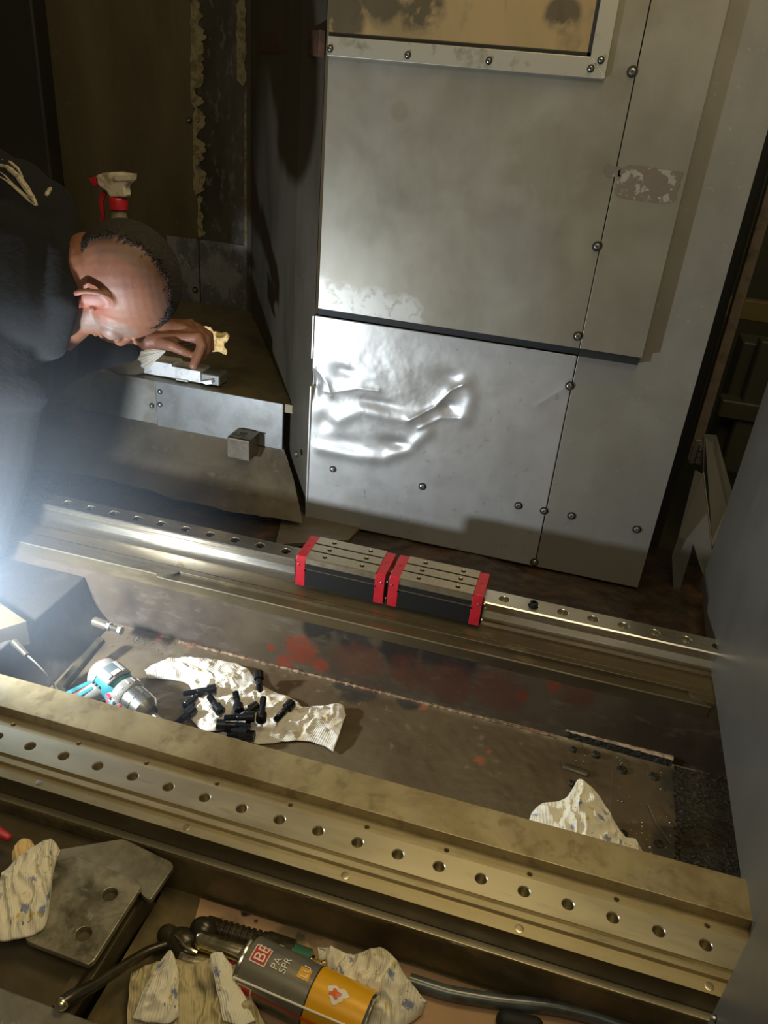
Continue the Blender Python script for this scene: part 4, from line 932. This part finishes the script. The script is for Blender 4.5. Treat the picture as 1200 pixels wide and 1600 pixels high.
MB().loft(at(470, 1530, 2, z_-.01), d, [(0, .009), (.02, .009), (.02, .012), (.034, .012)], 6).build('hex_coupler', M['darktool'], t)
MB().ball(at(318, 1452, 2, z_+.006), (.017, .014, .014)).build('pump_head', M['darktool'], t, smooth=True)
MB().ball(at(285, 1470, 2, z_), (.020, .016, .013)).build('head_block', M['darktool'], t, smooth=True)
MB().capsule(at(262, 1462, 2, z_-.004), at(292, 1488, 2, z_-.004), .013, .015).build('swivel', M['darktool'], t, smooth=True)
MB().tube([at(275, 1462, 2, z_+.012), at(292, 1480, 2, z_+.015), at(308, 1488, 2, z_+.012)], .0025, 8).build('bright_link', M['chrome'], t, smooth=True)
MB().tube([at(262, 1475, 2, z_), at(232, 1486, 2, z_-.0), at(205, 1502, 2, -.075), at(150, 1538, 2, -.058), at(112, 1558, 2, -.044), at(96, 1568, 2, -.043)], [.005, .006, .0062, .0064, .0075, .0068], 12).build('lever', M['darktool'], t, smooth=True)
MB().ball(at(97, 1568, 2, -.043), (.0075, .0075, .0070)).build('lever_tip', M['chrome'], t, smooth=True)
# hose along the trough
hp = [at(640, 1532, 2, TZ+.014), at(700, 1552, 2, TZ+.014), at(780, 1565, 2, TZ+.014), at(860, 1572, 2, TZ+.016), at(930, 1588, 2, TZ+.016), at(1000, 1615, 2, TZ+.014), at(1060, 1660, 2, TZ+.012)]
fine = []
for i in range(len(hp)-1):
    for k in range(6): fine.append(hp[i].lerp(hp[i+1], k/6))
for _ in range(3): fine = [fine[0]]+[(fine[i-1]+fine[i]*2+fine[i+1])/4 for i in range(1, len(fine)-1)]+[fine[-1]]
tag(MB().tube(fine, .0085, 14).build('rubber_hose', M['bluehose'], smooth=True), 'dark blue-grey hose running right along the cardboard in the trough', 'hose')
tag(MB().capsule(at(790, 1594, 2, TZ+.012), at(835, 1604, 2, TZ+.012), .011, .011).build('plug_cap', M['seal_shade'], smooth=True), 'black rounded cap below the hose at the bottom edge', 'cap')
tag(MB().capsule(at(-8, 1298, 2, -.03), at(12, 1308, 2, -.035), .007, .005).build('red_handle', M['toolred'], smooth=True), 'end of a small red tool handle at the left edge behind the flowered rag', 'tool')
# ------------------------------------------------------------------ spray bottle on the bench
def sprayer():
    y = .96; c = at(176, 330, 1, y); s = (c-CP).dot(CF)/F
    t = empty('spray_bottle', (c.x, y, BZ), 'white trigger spray bottle with red collar standing behind the man\'s head', 'spray bottle')
    def q(u, v, yy=y): return at(u, v, 1, yy)
    w = .013
    b = MB().prism([q(u, v, y-w) for u, v in [(148, 274), (160, 270), (185, 269), (203, 272), (202, 284), (194, 292), (196, 305), (196, 309), (170, 309), (166, 300), (152, 291)]], (0, 2*w, 0)); b.build('spray_head', M['sprayer'], t, bevel=.006)
    b = MB().prism([q(u, v, y-w-.002) for u, v in [(176, 274), (203, 272), (202, 283), (178, 284)]], (0, 2*w+.004, 0)); b.build('head_cap', M['sprayer'], t, bevel=.002)
    b = MB().prism([q(u, v, y-w*.8) for u, v in [(138, 279), (148, 276), (153, 291), (146, 292)]], (0, 1.6*w, 0)); b.build('nozzle', M['red'], t, bevel=.0015)
    b = MB().tube([q(163, 300), q(158, 315), q(161, 335), q(158, 352)], [.006, .006, .005, .004], 10); b.build('trigger', M['red'], t, smooth=True)
    c0 = q(184, 308); MB().loft(c0, (0, 0, -1), [(0, .018), (.004, .020), (.024, .021), (.026, .018)], 24).build('collar', M['red'], t, smooth=True, sharp=40)
    zt = c0.z-.026; H_ = zt-BZ
    MB().loft((c0.x, y, zt+.003), (0, 0, -1), [(0, .015), (.02, .018), (.05, .034), (.08, .044), (H_*.6, .045), (H_*.7, .041), (H_-.003, .044), (H_+.002, .040)], 28).build('bottle_body', M['bottle'], t, smooth=True)
sprayer()
# ------------------------------------------------------------------ silver block on the bench
yb = FY+.030
t = empty('guide_block', (at(260, 590, 1, yb).x, yb, BZ), 'bright silver guide block with notched top lying on the bench under the hand', 'block')
xa, xb_, xc = at(110, 560, 1, yb).x, at(313, 590, 1, yb).x, at(342, 590, 1, yb).x
xn = at(212, 560, 1, yb).x; xn2 = at(268, 570, 1, yb).x
b = MB().prism([(xa, yb, BZ+.001), (xa, yb, BZ+.012), (xn-.01, yb, BZ+.018), (xn, yb, BZ+.036), (xn2, yb, BZ+.038), (xn2, yb, BZ+.032), (xb_, yb, BZ+.032), (xb_, yb, BZ+.001)], (0, .05, 0)); b.build('block_body', M['silver'], t, bevel=.0012)
MB().box((xb_, yb+.001, BZ+.001), (xc, yb+.049, BZ+.028)).build('block_end', M['fascia2'], t, bevel=.004)
MB().box((xb_-.06, yb-.008, BZ+.001), (xb_-.03, yb, BZ+.005)).build('bright_foot', M['silver'], t)
MB().prism([at(312, 597, 1, yb-.012), at(330, 594, 1, yb-.012), at(331, 600, 1, yb-.012), at(322, 601, 1, yb-.012)], (0, .012, 0)).build('bright_tab', M['silver'], t)
# rags around the hand
b = MB(); uv = []
def fan(u, v):
    apex = at(262, 547, 1, yb-.006); L0, L1, L2 = at(210, 543, 1, yb-.012), at(218, 560, 1, yb-.02), at(227, 579, 1, yb-.014)
    e = (L0.lerp(L1, u*2) if u < .5 else L1.lerp(L2, u*2-1)); p_ = apex.lerp(e, v*.95+.05); p_.y += .004*math.sin(u*22)*v-.004
    uv.append((u*.04, v*.06)); return p_
b.grid(fan, 48, 20); b.uv = uv
tag(b.build('cloth_rag', M['rag_white'], smooth=True, solid=.001), 'small fan-folded white rag tip under the man\'s wrist', 'rag')
b = MB(); uv = []
def crum(u, v):
    A_, B_ = at(318, 510, 1, FY+.05).lerp(at(353, 522, 1, FY+.05), u), at(318, 548, 1, FY+.04).lerp(at(354, 553, 1, FY+.04), u)
    p_ = A_.lerp(B_, v); p_.y += .008*math.sin(u*8+v*3)+.004*noise.noise(Vector((u*9, v*9, 0))); p_.z += .003*noise.noise(Vector((u*7, v*7, 5))); p_.x += .005*math.sin(v*9)*u
    uv.append((u*.05, v*.05)); return p_
b.grid(crum, 40, 40); b.uv = uv
tag(b.build('cloth_rag', M['rag_yellow'], smooth=True, solid=.0015), 'yellowed crumpled rag showing beyond the man\'s knuckles', 'rag')

# ------------------------------------------------------------------ the man
HD = 1.36
hc = dp(181, 443, HD)
px = HD/F
U = (CR*.985-CD*(-.05)+CF*.0).normalized()      # crown direction: image right
Fw = (CD*.72+CF*.69); Fw = (Fw-U*Fw.dot(U)).normalized()  # face: down and away
Sd = U.cross(Fw).normalized()                    # sideways of the head
if Sd.dot(CF) > 0: Sd = -Sd                      # ear side towards the camera
def H(f, s, u): return hc+Fw*f+Sd*s+U*u
rotH = Matrix((Fw, Sd, U)).transposed()
M['skin'] = mat('skin', (.215, .092, .052), .55, 0, [(14, (.17, .066, .038), .45, .65), (80, (.25, .115, .07), .55, .7, None, .5)],
    spots=[((.26, .065, .04), [(*H(-.0, .07, -.018), .042)], 30, .7), ((.13, .075, .05), [(*H(-.01+.1*math.cos(a_)*-1, .03+.012, .02+.09*math.sin(a_)), .045) for a_ in [math.radians(k) for k in (-10, 10, 30, 50, 70, 90, 110, 125)]], 14, .7),
           ((.15, .12, .10), [(*H(.060, .055, .00), .028), (*H(.060, .055, .02), .026), (*H(.055, .06, -.03), .028), (*H(.05, .055, -.055), .028)], 160, .6)], bump=(130, .25, .0012))
man = empty('person', dp(-20, 640, 1.4), 'man in a black printed hoodie bending over, shaved head down, working on the silver block', 'person')
b = MB()
b.ball(H(-.012, 0, .025), (.098, .076, .088), rotH, 32, 20)      # cranium
b.ball(H(.035, 0, .012), (.062, .066, .078), rotH, 28, 16)       # forehead / upper face
b.ball(H(.040, 0, -.045), (.055, .056, .066), rotH, 28, 16)      # jaw
b.ball(H(.028, .022, -.070), (.050, .040, .052), rotH, 24, 16); b.ball(H(.082, 0, -.082), (.020, .026, .020), rotH)              # chin
b.ball(H(.088, 0, .030), (.014, .050, .012), rotH)               # brow ridge
b.capsule(H(.092, 0, .020), H(.112, 0, -.014), .008, .013)       # nose
b.ball(H(.102, .012, -.014), .008); b.ball(H(.102, -.012, -.014), .008)
b.ball(H(.094, 0, -.040), (.010, .024, .007), rotH); b.ball(H(.092, 0, -.052), (.010, .022, .007), rotH)  # lips
b.ball(H(.062, .045, -.005), (.022, .020, .022), rotH); b.ball(H(.062, -.045, -.005), (.022, .020, .022), rotH)
# ears: helix ring + concha + lobe
for sg in (1, -1):
    def E(f, o, u): return H(-.004+f, sg*(.074+o), -.015+u)
    ring = [E(.017*math.cos(a_)*(1 if math.cos(a_) > 0 else 1.15)-.004, 0-.0075*math.cos(a_), .033*math.sin(a_)) for a_ in [math.radians(-60+k*18) for k in range(0, 17)]]
    for p_, q_ in zip(ring, ring[1:]): b.capsule(p_, q_, .0052, .0052, 10)
    ring = [E(.009*math.cos(a_)-.004, -.003, .018*math.sin(a_)+.004) for a_ in [math.radians(60+k*24) for k in range(0, 9)]]
    for p_, q_ in zip(ring, ring[1:]): b.capsule(p_, q_, .0033, .0033, 8)
    b.ball(E(-.002, -.004, 0), (.016, .0055, .027), rotH); b.ball(E(.004, .002, -.030), (.009, .005, .010), rotH); b.ball(E(.012, .0, -.004), (.005, .006, .006), rotH)
# neck
nb_ = dp(60, 470, HD+.02)
b.capsule(H(-.022, 0, -.035), nb_, .064, .070, 24); b.capsule(H(.03, 0, -.06), nb_+Fw*.05, .050, .060, 20)
b.capsule(nb_, dp(-40, 560, HD+.06), .068, .09, 20)
# right arm and hand
YD = 1.70
w0 = dp(120, 554, 1.58); wr = dp(232, 527, YD)
b.capsule(dp(30, 596, 1.44), w0, .042, .032, 18); b.capsule(w0, wr, .034, .0235, 18); b.ball(dp(228, 527, YD), (.028, .022, .022), None)
kn = [dp(297, 506, YD+.045), dp(305, 511, YD+.022), dp(311, 518, YD-.002), dp(311, 527, YD-.026)]   # little .. index knuckles
for k, p_ in enumerate(kn):
    b.capsule(wr+(p_-kn[1])*.35, p_, .019, .0118, 16)
b.ball(dp(272, 518, YD+.004), (.046, .026, .026), Matrix.Rotation(math.radians(-8), 3, 'Y'), 24, 16); b.capsule(dp(258, 516, YD), dp(292, 514, YD+.01), .026, .020, 16)
fing = [[(320, 520, .050), (324, 536, .046), (318, 546, .040)], [(326, 524, .026), (328, 543, .020), (317, 555, .014)], [(324, 530, -.004), (322, 550, -.010), (306, 560, -.014)], [(316, 540, -.032), (309, 557, -.036), (303, 571, -.040)]]
rad = [.0084, .0096, .0100, .0104]
for kp, js, r_ in zip(kn, fing, rad):
    p_ = kp; R0 = r_*1.22
    for j, (u, v, dd) in enumerate(js):
        q_ = dp(u, v, YD+dd); b.capsule(p_, q_, R0, R0*.93, 14); p_ = q_; R0 *= .92
th_ = [dp(245, 533, YD-.018), dp(268, 540, YD-.040), dp(284, 548, YD-.042), dp(296, 553, YD-.036)]
for i_, r_ in zip(range(3), (.0155, .0118, .0100)): b.capsule(th_[i_], th_[i_+1], r_, r_*.82, 14)
# torso under the clothing
b.capsule(dp(-40, 560, HD+.04), dp(-210, 760, 1.5), .13, .12, 20); b.capsule(dp(-20, 500, 1.38), dp(0, 600, 1.42), .07, .055, 16); b.capsule(dp(0, 600, 1.42), dp(30, 596, 1.44), .05, .042, 16)
o = b.build('body', M['skin'], man, remesh=.0026, smoothmod=3)
# eyes hidden below, on the face
for sg in (1, -1): MB().ball(H(.074, sg*.030, .012), .0095).build('eye', M['can_white'], man, smooth=True)
# hair: close-cropped cap on crown and back of head
M['hair'] = mat('cropped_dark_hair', (.014, .010, .007), .85, 0, [(160, (.030, .021, .015), .5, .62)], bump=(500, .8, .0015))
b = MB(); vs = []; fs = []; nu_, nv_ = 300, 150
for j in range(nv_+1):
    ph = math.pi*j/nv_
    for i in range(nu_):
        th = 2*math.pi*i/nu_; d_ = Vector((math.sin(ph)*math.cos(th), math.sin(ph)*math.sin(th), math.cos(ph)))
        f_, s_, u_ = d_
        k = .0014*(1+.9*noise.noise(Vector((f_*60, s_*60, u_*60))))
        vs.append(H(-.012+(.098+k)*f_, (.076+k)*s_, .025+(.088+k)*u_))
def hairy(d_): 
    f_, s_, u_ = d_
    lim = .42+.08*noise.noise(Vector((f_*7, s_*7, u_*7)))+.16*noise.noise(Vector((f_*30, s_*90, u_*30)))
    return abs(s_) < lim*(1.08 if u_ > .1 else .95) and (u_ > -.15 and f_ < .75 or f_ < -.5) 
for j in range(nv_):
    for i in range(nu_):
        ph = math.pi*(j+.5)/nv_; th = 2*math.pi*(i+.5)/nu_
        if hairy((math.sin(ph)*math.cos(th), math.sin(ph)*math.sin(th), math.cos(ph))):
            i2 = (i+1) % nu_; fs.append((j*nu_+i, (j+1)*nu_+i, (j+1)*nu_+i2, j*nu_+i2))
b.add(vs, fs); b.build('hair', M['hair'], man, smooth=True, sharp=180, solid=.0016)
# hoodie
b = MB()
b.capsule(dp(-60, 520, HD+.06), dp(-260, 820, 1.55), .20, .22, 28)
b.capsule(dp(-30, 400, HD+.06), dp(-60, 520, HD+.06), .14, .19, 28)
b.capsule(dp(30, 345, HD+.06), dp(-40, 330, HD+.10), .095, .13, 24)
# collar / hood roll around the neck
cc = dp(72, 450, HD+.02); e1_ = CD*1.0; e2_ = CF*1.0
for k in range(20):
    a0_, a1_ = 2*math.pi*k/20, 2*math.pi*(k+1)/20
    g = lambda a_: cc+(CD*math.cos(a_)*.088+CF*math.sin(a_)*.085)+CR*(.010*math.cos(a_*1)-.012)+CR*.022*(1 if math.cos(a_) < 0 else .0)*abs(math.cos(a_))
    b.capsule(g(a0_), g(a1_), .034, .034, 12)
b.capsule(dp(98, 400, HD-.055), dp(98, 470, HD-.06), .028, .028, 14); b.capsule(dp(98, 470, HD-.06), dp(78, 535, HD-.02), .028, .03, 14); b.capsule(dp(70, 330, HD), dp(98, 400, HD-.055), .055, .028, 14)
b.capsule(dp(30, 300, HD-.0), dp(60, 345, HD-.02), .055, .06, 18)
b.capsule(dp(-10, 470, HD), dp(2, 590, HD), .12, .085, 22)
b.capsule(dp(2, 590, HD), dp(-20, 700, 1.42), .080, .085, 20); b.capsule(dp(-20, 700, 1.42), dp(-70, 820, 1.45), .085, .10, 20)
b.capsule(dp(2, 595, HD+.0), dp(50, 583, 1.44), .060, .050, 20); b.capsule(dp(50, 583, 1.44), dp(128, 553, 1.59), .050, .040, 20); b.capsule(dp(128, 553, 1.59), dp(196, 545, 1.665), .039, .032, 20)
b.capsule(dp(30, 390, HD-.03), dp(34, 480, HD-.03), .078, .078, 20)
b.build('hoodie', M['hoodie'], man, remesh=.005, smoothmod=4)
# cream print on the shoulder: flat curved shapes lying on the cloth
hood = bpy.data.objects['hoodie']; bpy.context.view_layer.update(); _he = hood.evaluated_get(bpy.context.evaluated_depsgraph_get())
def on_cloth(u, v):
    mi = hood.matrix_world.inverted(); o_ = mi @ CP; d_ = (mi.to_3x3() @ (dp(u, v, 1)-CP)).normalized()
    ok, loc, nrm, _ = _he.ray_cast(o_, d_)
    return (hood.matrix_world @ (loc+nrm*.0006)) if ok else None
def decal(pts, w_, nm='printed_emblem'):
    P_ = [on_cloth(u, v) for u, v in pts]; P_ = [p_ for p_ in P_ if p_ is not None]
    if len(P_) < 2: return
    f_ = []
    for a_, c_ in zip(P_, P_[1:]):
        for k in range(4): f_.append(a_.lerp(c_, k/4))
    f_.append(P_[-1]); n = len(f_)
    r_ = [max(.0006, w_*math.sin(math.pi*(i+.4)/n)**.5*(1+.3*noise.noise(Vector((i*.9, w_*900, 0))))) for i in range(n)]
    return MB().tube(f_, r_, 8).build(nm, M['print'], man, smooth=True)
decal([(-4, 258), (12, 262), (28, 276), (42, 296), (52, 312), (58, 322)], .0055)
decal([(-4, 274), (12, 284), (30, 300), (46, 315), (56, 322)], .0022)
decal([(-4, 266), (8, 275), (22, 290), (36, 302), (48, 312)], .0018)
decal([(2, 250), (16, 254), (28, 264), (36, 278)], .0026)
decal([(74, 270), (80, 280), (79, 294), (72, 306)], .0040)
# scattering volume added to imitate the lens glare round the lamp
hz = bpy.data.materials.new('glare_mist'); hz.use_nodes = True; nt = hz.node_tree; nt.nodes.clear()
out = nt.nodes.new('ShaderNodeOutputMaterial'); vs_ = nt.nodes.new('ShaderNodeVolumeScatter'); nt.links.new(vs_.outputs[0], out.inputs['Volume'])
vs_.inputs['Color'].default_value = (.72, .85, 1, 1); vs_.inputs['Anisotropy'].default_value = .2
geo = nt.nodes.new('ShaderNodeNewGeometry'); vm = nt.nodes.new('ShaderNodeVectorMath'); vm.operation = 'DISTANCE'; vm.inputs[1].default_value = (-.25, .14, .12); nt.links.new(geo.outputs['Position'], vm.inputs[0])
mr = nt.nodes.new('ShaderNodeMapRange'); mr.inputs[1].default_value = .52; mr.inputs[2].default_value = .0; mr.inputs[3].default_value = 0; mr.inputs[4].default_value = HAZE; nt.links.new(vm.outputs['Value'], mr.inputs[0]); nt.links.new(mr.outputs[0], vs_.inputs['Density'])
tag(MB().ball((-.25, .14, .12), .53, None, 32, 20).build('glare_mist', hz, smooth=True), 'bluish white mist volume added for the lens glare at the left edge', 'mist', kind='stuff')
